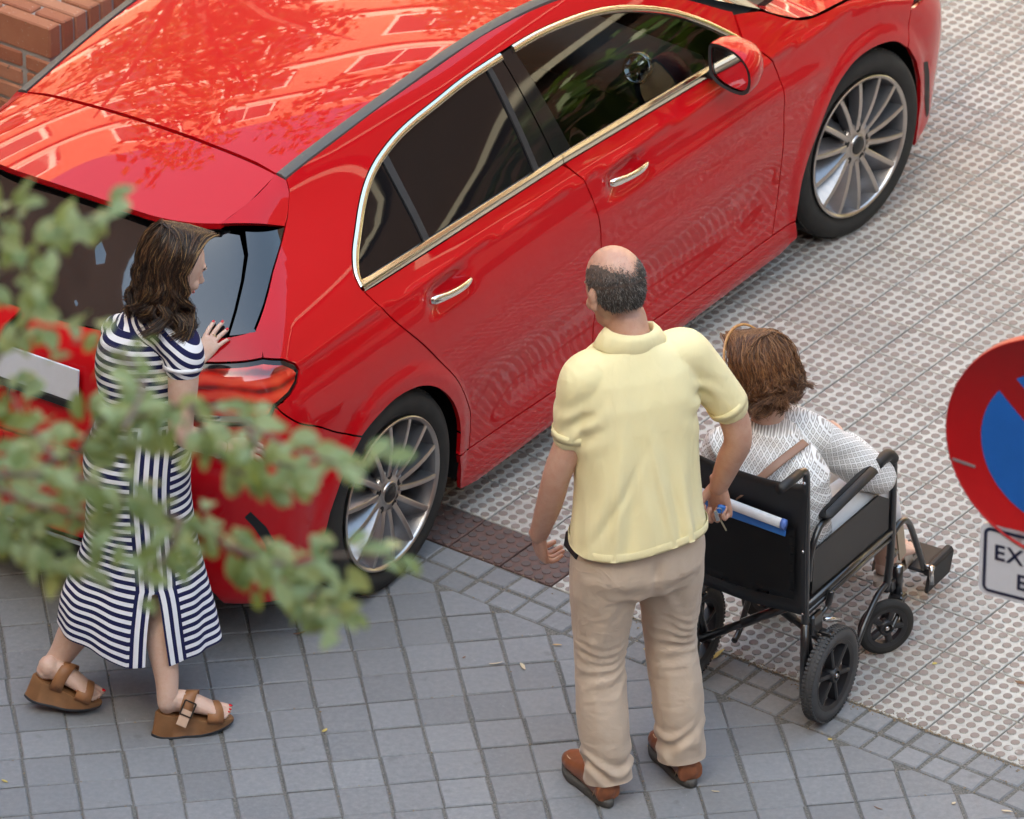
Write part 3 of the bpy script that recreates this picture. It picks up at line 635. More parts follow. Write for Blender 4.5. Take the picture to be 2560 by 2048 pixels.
skin('diffuser_trim', rear_pts([(0, .338), (-.3, .336), (-.56, .332), (-.56, .318), (-.3, .320), (0, .322)]), 'diag', M_CHROME2, car, gap=0, off=.003, step=.03, rim=.005, both=True)
for mir in (0, 1): skin('bumper_vent', D(onskin([(-.635, .56), (-.60, .50), (-.575, .44), (-.56, .37), (-.575, .36), (-.60, .44), (-.625, .50), (-.645, .54)])), 'diag', M_BLACK, car, gap=0, off=.001, step=.02, rim=0, mirror=mir)
rg_ = rear_pts([(0, 1.026), (-.15, 1.027), (-.30, 1.032), (-.45, 1.041), (-.58, 1.054), (-.648, 1.060), (-.626, 1.106), (-.592, 1.160), (-.558, 1.205), (-.515, 1.245), (-.40, 1.262), (-.2, 1.27), (0, 1.272)])
skin('rear_window', rg_, 'diag', M_RGLASS, car, gap=0, off=-.004, step=.03, both=True, rim=.01)
# spoiler and roof
TE = [(-.388, 0.), (-.386, -.175), (-.376, -.30), (-.345, -.40), (-.30, -.475)]
spt = TE+[(-.18, -.488), (-.02, -.478), (-.020, -.40), (-.026, -.25), (-.028, -.10), (-.028, 0.)]
o = skin('spoiler', [tuple(p) for p in spline(TE, n=4)]+spt[5:], None, M_PAINT, car, gap=.0, step=.022, rim=.022, both=True, lifter=lambda a: roof_lift(a))
tc = roof_lift(np.array([(-.018, -.476), (-.07, -.484), (-.13, -.488), (-.20, -.486), (-.26, -.481), (-.302, -.472)]))[0]; bc = np.array(onskin([(-.016, 1.322), (-.030, 1.294), (-.050, 1.276), (-.080, 1.254), (-.100, 1.243), (-.121, 1.233)]))
for mir in (0, 1):
    V = []; F = []; n = 6; m = 9
    for i in range(n):
        for k in range(m):
            t = k/(m-1); p = tc[i]*(1-t)+bc[i]*t; p = p+np.array([-.10, -.55, .55])*.016*math.sin(math.pi*t)*(i/(n-1)); V.append(p*np.array([1, -1 if mir else 1, 1]))
    for i in range(n-1):
        for k in range(m-1): F.append((i*m+k, i*m+k+1, (i+1)*m+k+1, (i+1)*m+k))
    # turned-under lip along the trailing edge
    e = len(V)
    for k in range(m): p = np.array(V[(n-1)*m+k]); V.append(p+np.array([.022, .004*(-1 if mir else 1), -.020]))
    for k in range(m-1): F.append(((n-1)*m+k, (n-1)*m+k+1, e+k+1, e+k))
    o = obj('spoiler_side', V, F, M_PAINT, car, True); bm = bmesh.new(); bm.from_mesh(o.data); bmesh.ops.recalc_face_normals(bm, faces=bm.faces)
    if sum(f.normal.z for f in bm.faces) < 0: bmesh.ops.reverse_faces(bm, faces=bm.faces)
    bm.to_mesh(o.data); bm.free(); autosmooth(o, 30)
und = MB(); L = spline(TE, n=4); n = len(L); top = roof_lift(np.array(L))[0]-np.array([0, 0, .021]); V = list(top)+[p+np.array([.05, 0, -.028]) for p in top]+[p+np.array([.02, .0, -.05]) for p in top]
V = V+[v*np.array([1, -1, 1]) for v in V]; F = [(r*n+i, r*n+i+1, (r+1)*n+i+1, (r+1)*n+i) for r in (0, 1) for i in range(n-1)]; F += [tuple(reversed([q+3*n for q in f])) for f in F]
obj('spoiler_underside', V, F, M_BLACK, car)
xs = np.linspace(-.012, 1.46, 30); rf = [(-.014, 0.), (-.012, -.25), (-.006, -.40)]+[(x, -(float(YRAIL(x))-.037)) for x in xs]+[(1.50, -.35), (1.53, -.15), (1.535, 0.)]
skin('roof', rf, None, M_PAINT, car, gap=0, step=.035, rim=.012, both=True, lifter=lambda a: roof_lift(a))
for sgn in (-1, 1):
    V = []; F = []
    for x in np.linspace(-.014, 1.46, 40):
        yo = float(YRAIL(x)); zo = float(ZRAIL(x))
        for a, b in ((-.034, -.010), (-.033, .005), (-.018, .009), (-.003, .003), (-.001, -.012)):
            y = yo+a; V.append((x, sgn*y, (zo+(float(ZROOF(x, y))-zo)*min(1, -a/.03))+b))
    for i in range(39):
        for k in range(4): F.append((i*5+k, (i+1)*5+k, (i+1)*5+k+1, i*5+k+1))
    F.append((0, 1, 2, 3, 4)); F.append(tuple(39*5+k for k in range(5)))
    o = obj('roof_rail', V, F, M_RAIL, car); bm = bmesh.new(); bm.from_mesh(o.data); bmesh.ops.recalc_face_normals(bm, faces=bm.faces); bm.to_mesh(o.data); bm.free(); autosmooth(o, 40)
# windscreen, bonnet, cowl
n = 20; V = []; F = []
for i in range(n+1):
    t = i/n
    for k in range(21):
        s = (k-10)/10; yb, zb, xb = .79*s, 1.028+.035*(1-s*s), 2.235+.13*(1-s*s); yt, zt, xt = .52*s, 1.352+.05*(1-s*s), 1.475+.06*(1-s*s)
        V.append((xb+(xt-xb)*t, yb+(yt-yb)*t, zb+(zt-zb)*t+.055*math.sin(math.pi*t)*(.4+.6*(1-s*s))))
for i in range(n):
    for k in range(20): F.append((i*21+k, (i+1)*21+k, (i+1)*21+k+1, i*21+k+1))
obj('windscreen', V, F, M_FGLASS, car, True)
V = []; F = []
_hx = np.array([2.255, 2.30, 2.382, 2.472, 2.673, 2.85, 3.0]); _hz = np.array([1.012, .985, .942, .918, .893, .845, .785]); _hy = W(_hx, _hz); _hx = np.append(_hx, [3.2, 3.45]); _hz = np.append(_hz, [.755, .715]); _hy = np.append(_hy, [.74, .55])
def bon(x, s):
    ye = np.interp(x, _hx, _hy)-.003; ze = np.interp(x, _hx, _hz)
    return (x+.10*(1-s*s)*(1-(x-2.24)/1.2)*0, ye*s, ze+(1-abs(s)**2.6)*np.interp(x, [2.24, 2.7, 3.45], [.045, .075, .04])+.004)
for x in np.linspace(2.257, 3.45, 60):
    for k in range(31): V.append(bon(x, (k-15)/15))
for i in range(59):
    for k in range(30): F.append((i*31+k, (i+1)*31+k, (i+1)*31+k+1, i*31+k+1))
o = obj('bonnet', V, F, M_PAINT, car, True)
bm = bmesh.new(); bm.from_mesh(o.data); bmesh.ops.recalc_face_normals(bm, faces=bm.faces)
if sum(f.normal.z for f in bm.faces) < 0: bmesh.ops.reverse_faces(bm, faces=bm.faces)
bm.to_mesh(o.data); bm.free()
MB().box((2.28, 0, .99), (.12, .74, .012)).build('cowl', M_BLACK, car)
# door mirrors
for sgn in (-1, 1):
    mr = bpy.data.objects.new('door_mirror', None); link(mr, car)
    prof = [(-.100, .050), (-.094, .080), (-.060, .092), (.00, .090), (.055, .072), (.092, .035), (.104, -.010), (.098, -.055), (.070, -.084), (.015, -.090), (-.05, -.078), (-.088, -.050), (-.098, .0)]
    pr = [p*.84 for p in spline(prof, True, 3)]; N = len(pr); cy, cz = .955, 1.045; V = []; F = []
    ring = [(0.0, 1.0, 0), (.012, 1.02, 0), (.05, 1.0, .004), (.095, .86, .010), (.130, .60, .016), (.150, .25, .02)]
    for dx, s, dz in ring:
        for p in pr: V.append((1.79+dx+p[0]*-.10, sgn*(cy+p[0]*s), cz+p[1]*s+dz*.2))
    for i in range(len(ring)-1):
        for k in range(N): F.append((i*N+k, i*N+(k+1) % N, (i+1)*N+(k+1) % N, (i+1)*N+k))
    F.append(tuple((len(ring)-1)*N+k for k in range(N)))
    mi = [0]*len(F)
    for fi, f in enumerate(F):
        zc = sum(V[q][2] for q in f)/len(f)
        if zc < cz-.052: mi[fi] = 1
    o = obj('mirror_shell', V, F, [M_PAINT, M_BLACK], mr, True, mi)
    VR_ = [(1.788+p[0]*-.10, sgn*(cy+p[0]), cz+p[1]) for p in pr]+[(1.791+p[0]*-.10, sgn*(cy+p[0]*.88), cz+p[1]*.86) for p in pr]; FR_ = [(k, (k+1) % N, N+(k+1) % N, N+k) for k in range(N)]
    obj('mirror_rim', VR_, FR_, M_RUB, mr)
    obj('mirror_glass', [(1.797+p[0]*-.10, sgn*(cy+p[0]*.89), cz+p[1]*.87) for p in pr], [tuple(range(N))], plain('mirror_silver', (.8, .82, .84), .02, 1.0, .02), mr)
    MB().tube([(1.90, sgn*.82, .955), (1.88, sgn*.88, .972), (1.86, sgn*.93, .985)], [(.022, .05), (.02, .045), (.018, .04)], 10, upv=(0, 0, 1)).build('mirror_arm', M_BLACK, mr, True)
# wheels
def mat_tyre():
    t = NT('tyre_rubber'); p = t.oc(); t.set(Base_Color=t.mix(t.noise(p, 12, 4), (.016, .016, .016), (.042, .040, .036)), Roughness=.78); t.b.inputs['Specular IOR Level'].default_value = .3; t.bump(t.noise(p, 200, 3), .15, .002); return t.m
M_TYRE = mat_tyre(); M_RIMF = plain('machined_rim', (.52, .49, .46), .30, 1.0, .08, 30); M_RIMD = plain('rim_grey', (.27, .27, .282), .30, .75, .15, 30); M_DISC = plain('brake_disc', (.25, .24, .23), .4, .9, .2)
def make_wheel():
    w = bpy.data.objects.new('wheel', None); link(w, car); A = Matrix(((1, 0, 0), (0, 0, -1), (0, 1, 0)))   # local z -> -y (outward right)
    prof = [(.250, -.195), (.262, -.212), (.30, -.216), (.322, -.205), (.331, -.180), (.3325, -.11), (.3325, -.105), (.331, -.035), (.324, -.012), (.305, .001), (.285, .003), (.268, -.002), (.254, -.010), (.248, -.016)]
    ty = MB().lathe(prof, A, n=96).build('tyre', M_TYRE, w); autosmooth(ty, 60)
    tr = MB()
    for k in range(96):
        a = 2*math.pi*k/96; M = A @ Matrix.Rotation(a, 3, 'Z')
        for h in (-.062, -.150): tr.box(A @ Matrix.Rotation(a, 3, 'Z') @ Vector((.3322, 0, h)), (.0022, .0078, .032), M)
    tr.build('tread', M_TYRE, w)
    rm = MB().lathe([(.2475, -.018), (.2515, -.006), (.2525, .001), (.2490, .0035), (.2410, .0005), (.2385, -.006)], A, n=96).build('rim_lip', M_RIMF, w); autosmooth(rm, 50)
    br = MB().lathe([(.240, -.004), (.232, -.030), (.222, -.075), (.218, -.19), (.230, -.20)], A, n=64).build('rim_barrel', M_RIMD, w, True)
    n = 9; V = []; F = []; mi = []
    for i in range(n):
        t = i/(n-1); r = .058+t*(.2415-.058); tw = .003*t*t
        hw = .0096-.0012*t; dep = .045+.012*t; sk = .024+.013*t; zf = -.014*(1-t)**2+.004*math.sin(math.pi*t)-.002*t
        for tt, h in ((tw-hw, zf-.002), (tw-hw*.6, zf), (tw+hw*.6, zf), (tw+hw, zf-.002), (tw+hw*.9+.002, zf-dep*.9), (tw-hw-sk, zf-dep)): V.append(A @ Vector((r, tt, h)))
    for i in range(n-1):
        for q in range(6): F.append((i*6+q, i*6+(q+1) % 6, (i+1)*6+(q+1) % 6, (i+1)*6+q)); mi.append(0 if q in (0, 1, 2) else 1)
    so = obj('spoke', V, F, [M_RIMF, M_RIMD], w, False, mi); bm = bmesh.new(); bm.from_mesh(so.data); bmesh.ops.recalc_face_normals(bm, faces=bm.faces); bm.to_mesh(so.data); bm.free()
    for k in range(14):
        s2 = so if k == 0 else so.copy()
        if k: link(s2, w)
        s2.rotation_euler = (0, 2*math.pi*(k+.5)/14, 0)
    hb = MB().lathe([(.0, -.012), (.036, -.012), (.038, -.014), (.056, -.016), (.076, -.018), (.080, -.026), (.080, -.07)], A, n=48).build('hub', M_RIMF, w); autosmooth(hb, 50)
    MB().lathe([(.0, -.004), (.026, -.005), (.030, -.008), (.031, -.014)], A, n=32).build('hub_cap', plain('hub_cap_black', (.012, .012, .012), .4), w, True)
    cr = MB().lathe([(.031, -.013), (.034, -.008), (.037, -.008), (.039, -.014)], A, n=40).build('cap_ring', M_RIMF, w, True)
    for k in range(5):
        a = 2*math.pi*(k+.15)/5; c = A @ Vector((.057*math.cos(a), .057*math.sin(a), -.0155)); MB().lathe([(.0, .0006), (.0115, .0006), (.0118, -.001)], A, c, n=20).build('bolt_hole', M_BLACK, w)
    MB().lathe([(.0, -.085), (.155, -.085), (.157, -.10), (.0, -.10)], A, n=48).build('brake_disc', M_DISC, w)
    MB().box((-.10, .10, .06), (.055, .035, .09), bev=.01).build('brake_caliper', M_BLACK, w)
    return w
wh = make_wheel(); YW = -.886
wh.location = (0, YW, .330)
for loc, rz, spin in (((2.729, YW, .330), -.1147, .3), ((0, -YW, .330), math.pi, .2), ((2.729, -YW, .330), math.pi-.1147, .7)):
    w = copy_tree(wh, car); w.location = loc; w.rotation_euler = (0, 0, rz)
# dark interior of the shell: wheel housings, floor, inner side
inn = MB()
for cx in (0, 2.729):
    for sgn in (-1, 1):
        pts = [(cx+.385*math.cos(a), .33+.385*math.sin(a)) for a in np.linspace(-.35, math.pi+.35, 28)]; y0, y1 = sgn*.872, sgn*.60; b = []
        V = [(x, y0, z) for x, z in pts]+[(x, y1, z) for x, z in pts]; n = len(pts); inn.add(V, [(i, i+1, n+i+1, n+i) for i in range(n-1)]+[tuple(range(n, 2*n))])
inn.box((1.36, 0, .24), (1.0, .80, .07)); inn.box((1.36, 0, .24), (2.0, .58, .07)); inn.box((-.62, 0, .45), (.06, .55, .25)); inn.box((3.2, 0, .5), (.25, .55, .25))
inn.build('underbody', M_DARK, car)
ins = [(x, z) for x in (0,) for z in (0,)]
def inner(poly, nm, off=-.022): 
    for mir in (0, 1): skin(nm, poly, 'side', M_DARK, car, gap=0, off=off, step=.06, rim=0, mirror=mir)
inner(cat_([(.40, .16), (2.33, .13), (2.345, .30), (2.40, .50), (2.50, .65), (2.63, .715), (2.73, .72), (2.85, .70), (2.96, .64), (3.02, .70), (2.9, .82), (2.67, .88), (2.47, .905), (2.38, .93), (2.2, 1.0), (2.06, .99)], [(x, BELT(x)+.0) for x in np.linspace(2.0, 0, 9)], [(-.2, 1.0), (-.42, .97), (-.40, .93), (-.50, .88), (-.45, .79), (-.2, .66), (-.10, .70), (.0, .715), (.10, .705), (.2, .67), (.29, .60), (.36, .50), (.395, .38)]), 'inner_side')
inner(cat_([(-.02, 1.035)], [(p[0], p[1]+.002) for p in WIN[2:-3]], [(2.07, 1.05), (1.95, 1.14), (1.65, 1.285), (1.36, 1.36), (.9, 1.38), (.23, 1.34), (-.02, 1.30), (-.12, 1.215), (-.38, 1.09), (-.44, 1.03)]), 'inner_pillar')
skin('inner_tailgate', cat_(rear_pts([(0, 1.25), (-.45, 1.23), (-.55, 1.12), (-.60, 1.06)]), D(onskin([(-.50, 1.0), (-.45, .97), (-.50, .86), (-.40, .74), (-.36, .50)])), rear_pts([(-.80, .30), (-.60, .36), (0, .36)])), 'diag', M_DARK, car, gap=0, off=-.024, step=.06, rim=0, both=True)
V = [(x, s*(float(YRAIL(x))-.03), float(ZROOF(x, float(YRAIL(x))-.03))-.03) for x in np.linspace(-.25, 1.5, 12) for s in (-1, 1)]
obj('headliner', V, [(2*i, 2*i+1, 2*i+3, 2*i+2) for i in range(11)], M_DARK, car)
# cabin seen through the front side window
M_TRIMI = plain('cabin_trim', (.035, .037, .042), .6); M_VENT = plain('vent_chrome', (.6, .62, .66), .15, 1.0)
db = MB().tube([(1.92, -.70, .86), (1.90, -.3, .90), (1.90, .3, .90), (1.92, .70, .86)], [(.10, .14)]*4, 14, upv=(0, 0, 1)); db.build('dashboard', M_TRIMI, car, True)
Av = Matrix.Rotation(R(-68), 3, 'Y')
for y in (-.60, -.05, .08, .60):
    vt = MB().lathe([(.030, -.01), (.042, .004), (.047, .010), (.053, .004), (.055, -.012)], Av, (1.795, y, .945), 32).build('air_vent', M_VENT, car, True)
    vb = MB().lathe([(0, .002), (.012, .004), (.014, -.004), (.030, -.012)], Av, (1.795, y, .945), 24)
    for k in range(8): vb.box(Vector((1.795, y, .945))+Av @ Matrix.Rotation(k*math.pi/4, 3, 'Z') @ Vector((.028, 0, .002)), (.014, .0022, .004), Av @ Matrix.Rotation(k*math.pi/4, 3, 'Z'))
    vb.build('vent_vanes', M_VENT, vt)
for y in (-.36, .36):
    s = bpy.data.objects.new('front_seat', None); link(s, car)
    MB().box((1.30, y, .52), (.26, .25, .09), bev=.05).build('seat_cushion', M_TRIMI, s, True); MB().box((1.02, y, .82), (.07, .24, .30), Matrix.Rotation(R(-14), 3, 'Y'), bev=.05).build('seat_back', M_TRIMI, s, True); MB().box((.94, y, 1.16), (.05, .13, .08), bev=.03).build('headrest', M_TRIMI, s, True)
MB().box((1.4, 0, .36), (1.2, .75, .04)).build('cabin_floor', M_DARK, car)
# number plate, left blank as in the photograph
pl = MB().box((0, 0, 0), (.004, .26, .055), bev=.002); po = pl.build('number_plate', plain('plate_pale', (.62, .65, .70), .45, 0, .05), car); po.location = (-.760, -.012, .878); po.rotation_euler = (0, R(6), 0)
fr = MB().box((0, 0, -.068), (.005, .265, .012), bev=.002).build('plate_frame', M_BLACK, car); fr.location = (-.762, -.012, .878); fr.rotation_euler = (0, R(6), 0)
# ------------------------------------------------------------------ transit wheelchair
M_FRAME = plain('black_steel_tube', (.012, .012, .013), .28, 0, .2, 60, .6); M_VINYL = plain('black_vinyl', (.011, .011, .012), .42, 0, .25, 12, bump=.2, bs=900); M_PAD = plain('black_pad', (.010, .010, .011), .55, 0, .2, 25)
M_STEEL = plain('bright_steel', (.62, .62, .62), .22, 1.0, .1); M_PTYRE = plain('grey_tyre', (.055, .055, .056), .72, 0, .3, 40); M_PHUB = plain('black_hub_plastic', (.018, .018, .02), .45, 0, .25, 30)
WCA = math.radians(59)-math.pi/2
wc = empty('wheelchair', (.7545, 18.555, 0), WCA, 'black transit wheelchair carrying the seated woman beside the car', 'wheelchair')
def wheel_part(name, r, tw, n_spoke, loc, yaw=0.0, tread=True):
    w = bpy.data.objects.new(name, None); link(w, wc); w.location = loc; w.rotation_euler = (0, 0, yaw)
    A = Matrix(((0, 0, 1), (0, 1, 0), (-1, 0, 0)))   # local z -> +x
    h = tw/2; ri = r-.038 if r > .12 else r-.026
    prof = [(ri, -h*.8), (ri+.012, -h), (r-.012, -h*.96), (r-.003, -h*.62), (r, -h*.2), (r, h*.2), (r-.003, h*.62), (r-.012, h*.96), (ri+.012, h), (ri, h*.8)]
    o = MB().lathe(prof, A, n=48, closed=True).build('tyre', M_PTYRE if r > .12 else M_TYRE, w); autosmooth(o, 50)
    if tread:
        m = MB()
        for k in range(70):
            Mr = A @ Matrix.Rotation(2*math.pi*k/70, 3, 'Z')
            for q in (-h*.62, h*.62): m.box(Mr @ Vector((r-.002, 0, q)), (.0028, .0038, h*.22), Mr)
            m.box(Mr @ Vector((r+.0002, 0, 0)), (.0016, .0048, h*.22), Mr)
        m.build('tread', M_PTYRE, w)
    m = MB().lathe([(ri-.014, -h*.6), (ri, -h*.85), (ri+.004, -h*.7), (ri+.004, h*.7), (ri, h*.85), (ri-.014, h*.6)], A, n=48, closed=True)
    m.lathe([(.0, -h*1.0), (.022, -h*1.0), (.027, -h*.6), (.027, h*.6), (.022, h*1.0), (.016, h*1.05), (.014, h*.6), (.0, h*.6)], A, n=24)
    for k in range(n_spoke):
        Mr = A @ Matrix.Rotation(2*math.pi*(k+.2)/n_spoke, 3, 'Z'); L = (ri-.01-.022)/2
        m.box(Mr @ Vector((.022+L, 0, 0)), (L, .0075 if r > .12 else .009, h*.75), Mr, bev=.003)
    autosmooth(m.build('rim', M_PHUB, w), 40)
    MB().lathe([(0, h*1.12), (.006, h*1.12), (.0075, h*1.0), (.0075, h*.8)], A, n=12).build('axle_bolt', M_STEEL, w, True)
    return w
for s in (1, -1):
    wheel_part('rear_wheel', .150, .044, 6, (s*.232, 0, .150), 0 if s > 0 else math.pi)
    wheel_part('front_caster', .094, .030, 5, (s*.205, .400, .094), -.62 if s > 0 else math.pi-.5, False)
def tube(name, pts, r, mat=None, n=6, par=None):
    return MB().tube([tuple(p) for p in spline(pts, n=n)] if len(pts) > 2 else pts, r, 12).build(name, mat or M_FRAME, par or wc, True)
for s in (1, -1):
    x = s*.188
    tube('back_post', [(x, -.085, .34), (x, -.088, .60), (x, -.095, .84), (x, -.105, .893), (x, -.135, .905), (x, -.15, .906)], .0115)
    tube('push_handle', [(x, -.14, .906), (x, -.26, .912)], .0155, M_PAD)
    tube('rear_leg', [(x, -.085, .36), (x, -.055, .25), (x, -.02, .165)], .0125)
    MB().tube([(x, -.085, .10), (x, -.085, .36)], .013, 12).build('rear_upright', M_FRAME, wc, True)
    MB().tube([(x*.9, 0, .150), (x+s*.03, 0, .150)], .010, 10).build('rear_axle', M_STEEL, wc, True)
    tube('seat_rail', [(x, -.085, .418), (x, .44, .405)], .0125); tube('lower_rail', [(x, -.085, .392), (x, .44, .378)], .009)
    tube('front_post', [(x, .425, .20), (x, .45, .30), (x, .455, .45), (x, .455, .60), (x, .452, .645), (x, .430, .672), (x, .39, .680)], .0125)
    tube('arm_front_cap', [(x, .452, .655), (x, .415, .688), (x, .345, .690)], .0185, M_PAD)
    tube('arm_tube', [(x, -.070, .50), (x, -.060, .585), (x, -.02, .645), (x, .045, .660), (x, .40, .676)], .0105)
    MB().box((x, .165, .684), (.026, .155, .016), Matrix.Rotation(R(2.2), 3, 'X'), bev=.014).build('arm_pad', M_PAD, wc, True)
    v = [(-.055, .445), (.425, .425), (.425, .530), (.36, .575), (-.045, .590)]; V = [(x-s*.004, a, b) for a, b in v]+[(x+s*.004, a, b) for a, b in v]; n = 5
    obj('side_panel', V, [tuple(range(n)), tuple(range(2*n-1, n-1, -1))]+[(i, (i+1) % n, n+(i+1) % n, n+i) for i in range(n)], M_VINYL, wc)
    # brake lever, caster fork, leg rest
    tube('brake_lever', [(x+s*.018, -.02, .36), (x+s*.022, .012, .375), (x+s*.026, .030, .420)], [.007]*7+[.0105]*6, M_FRAME); MB().box((x+s*.014, -.045, .345), (.010, .03, .035), bev=.006).build('brake_bracket', M_FRAME, wc)
    tube('brake_rod', [(x+s*.02, .0, .335), (x+s*.035, .075, .298)], .007, M_STEEL)
    MB().box((x+s*.03, -.02, .305), (.03, .012, .006), bev=.003).build('brake_shoe', M_FRAME, wc)
    tube('caster_brace', [(x, .43, .225), (x+s*.004, .36, .215), (x+s*.006, .27, .15), (x+s*.004, .20, .06), (x, .16, .045)], .0095)
    MB().tube([(x+s*.008, .488, .165), (x+s*.008, .488, .262)], .0165, 14).build('caster_barrel', M_FRAME, wc, True); MB().lathe([(0, .266), (.008, .265), (.013, .262)], None, (x+s*.008, .488, 0), 14).build('barrel_cap', M_STEEL, wc, True)
    MB().box((x+s*.005, .468, .205), (.006, .024, .02), bev=.003).build('barrel_bracket', M_FRAME, wc)
    for q in (-.021, .021): tube('caster_fork', [(x+s*.008+q*.6, .488, .170), (x+s*.014+q, .470, .145), (.205*s+q, .400, .090)], .0075)
    MB().box((.205*s, .480, .160), (.022, .02, .010), bev=.004).build('fork_crown', M_FRAME, wc)
    tube('leg_rest_tube', [(x-s*.012, .462, .36), (x-s*.012, .53, .385), (x-s*.012, .585, .36), (x-s*.012, .64, .26), (x-s*.012, .700, .135)], .0105)
    tube('pivot_bracket', [(x-s*.006, .455, .30), (x-s*.01, .50, .30)], .012, M_FRAME)
    MB().box((x-s*.012, .54, .315), (.003, .020, .062), Matrix.Rotation(R(12), 3, 'X')).build('release_plate', plain('tan_metal', (.45, .36, .26), .4, .6), wc)
    fp = MB().box((x-s*.075, .775, .118), (.070, .075, .006), bev=.004); fp.tube([(x-s*.004, .70, .125), (x-s*.004, .85, .128)], .0155, 12); fp.build('foot_plate', M_PAD, wc)
    MB().box((x+s*.002, .775, .090), (.006, .078, .045), Matrix.Rotation(R(8), 3, 'Y'), bev=.005).build('foot_plate_flap', M_PAD, wc)
    tube('foot_plate_bolt', [(x-s*.02, .705, .14), (x+s*.02, .705, .14)], .008, M_STEEL); tube('foot_plate_clip', [(x+s*.012, .70, .15), (x+s*.016, .70, .085)], .008, M_STEEL)
    for zz in (.855, .62, .45, .40): MB().lathe([(0, .004), (.004, .003), (.0055, 0)], Matrix(((1, 0, 0), (0, 0, -1), (0, 1, 0))), (x-s*.001, -.108 if zz > .6 else -.100, zz), 10).build('rivet', M_STEEL, wc, True)
for a, b in (((-.188, -.05, .165), (.17, .05, .385)), ((.188, .10, .165), (-.17, .05, .385))):
    MB().tube([a, b], .0125, 12).build('cross_brace', M_FRAME, wc, True); d = Vector(b)-Vector(a); MB().tube([Vector(a)+d*.35, Vector(a)+d*.92], .0150, 12).build('brace_sleeve', M_FRAME, wc, True)
# sling seat and back
def sling(name, f, nu, nv, th=.004):
    V = []; 
    for i in range(nu+1):
        for j in range(nv+1): V.append(f(i/nu, j/nv))
    n = (nu+1)*(nv+1); V2 = [Vector(v)+Vector((0, -th, 0)) if name == 'back_sling' else Vector(v)-Vector((0, 0, th)) for v in V]; F = []
    for i in range(nu):
        for j in range(nv):
            a = i*(nv+1)+j; F += [(a, a+nv+1, a+nv+2, a+1), (n+a, n+a+1, n+a+nv+2, n+a+nv+1)]
    for i in range(nu): a = i*(nv+1); F += [(a, n+a, n+a+nv+1, a+nv+1), (a+nv, a+nv+nv+1, n+a+nv+nv+1, n+a+nv)]
    for j in range(nv): a = j; b = nu*(nv+1)+j; F += [(a, a+1, n+a+1, n+a), (b, n+b, n+b+1, b+1)]
    return obj(name, [tuple(v) for v in V]+[tuple(v) for v in V2], F, M_VINYL, wc, True)
sling('back_sling', lambda u, v: ((u-.5)*.392, -.100-.020*math.sin(math.pi*u)*(.35+.65*v)+.004*math.sin(9*u+4*v), .395+v*.455-.010*math.sin(math.pi*u)*v), 22, 16)
sling('seat_sling', lambda u, v: ((u-.5)*.37, -.07+v*.50, .425-.022*math.sin(math.pi*u)), 12, 12)
pk = sling('back_pocket', lambda u, v: ((u-.5)*.33+.005, -.126-.006*math.sin(math.pi*u), .46+v*.245-.006*math.sin(math.pi*u)), 14, 8)
# papers in the back pocket
fl = empty('blue_folder', (.7545, 18.555, 0), WCA, 'blue plastic folder sticking out of the wheelchair back pocket', 'folder')
MB().box((-.02, -.137, .705), (.165, .003, .022), Matrix.Rotation(R(3), 3, 'Y'), bev=.002).build('cover', plain('blue_plastic', (.02, .18, .62), .35), fl)
rl = empty('document_sleeve', (.7545, 18.555, 0), WCA, 'clear roll of white paper lying in the wheelchair back pocket', 'paper roll')
MB().tube([(-.17, -.146, .745), (.135, -.147, .722)], [(.017, .011)]*2, 14, upv=(0, 0, 1)).build('sheets', plain('white_paper', (.78, .79, .80), .35), rl, True); MB().tube([(.135, -.147, .722), (.150, -.147, .721)], [(.018, .012)]*2, 14, upv=(0, 0, 1)).build('end_strip', plain('blue_edge', (.10, .20, .55), .3), rl, True)
# ------------------------------------------------------------------ people
def mat_skin(name, c1, c2, hair=False):
    t = NT(name); p = t.oc(); n1 = t.noise(p, 22, 4); n2 = t.noise(p, 160, 3)
    c = t.mix(n1, c1, c2); c = t.mix(t.ramp(t.noise(p, 45, 4, .6), [(.45, (0, 0, 0)), (.75, (.40, .40, .40))]), c, (c1[0]*.95, c1[1]*.72, c1[2]*.66)); c = t.mix(t.ramp(t.noise(p, 300, 2), [(.62, (0, 0, 0)), (.72, (.35, .35, .35))]), c, tuple(x*.6 for x in c1)); t.set(Base_Color=c, Roughness=.46); t.b.inputs['Subsurface Weight'].default_value = .12; t.b.inputs['Subsurface Radius'].default_value = (.012, .005, .003); t.b.inputs['Subsurface Scale'].default_value = .6
    t.bump(n2, .12, .002); return t.m
def mat_cloth(name, c1, c2, sc=700, rough=.85, wr=0.0, st=(26, 26, 26), bd=.004):
    t = NT(name); p = t.oc(); n1 = t.noise(p, 6, 4); n2 = t.noise(p, sc, 2); mp = t.n('ShaderNodeMapping'); t.l(p, mp.inputs[0]); mp.inputs['Scale'].default_value = st; n3 = t.noise(mp.outputs[0], 1.0, 4, .5, 1.4); n4 = t.noise(mp.outputs[0], .55, 2, .5, 1.0); n3 = t.math('ADD', t.math('MULTIPLY', n3, .5), t.math('MULTIPLY', t.math('SUBTRACT', 1.0, t.math('ABSOLUTE', t.math('SUBTRACT', t.math('MULTIPLY', n4, 2.0), 1.0))), .9))
    t.set(Base_Color=t.mix(n1, c1, c2), Roughness=rough); t.b.inputs['Specular IOR Level'].default_value = .2; t.b.inputs['Sheen Weight'].default_value = .15
    h = t.math('ADD', t.math('MULTIPLY', n2, .25*.004/bd), t.math('MULTIPLY', n3, wr)); t.bump(h, .45, bd); return t.m
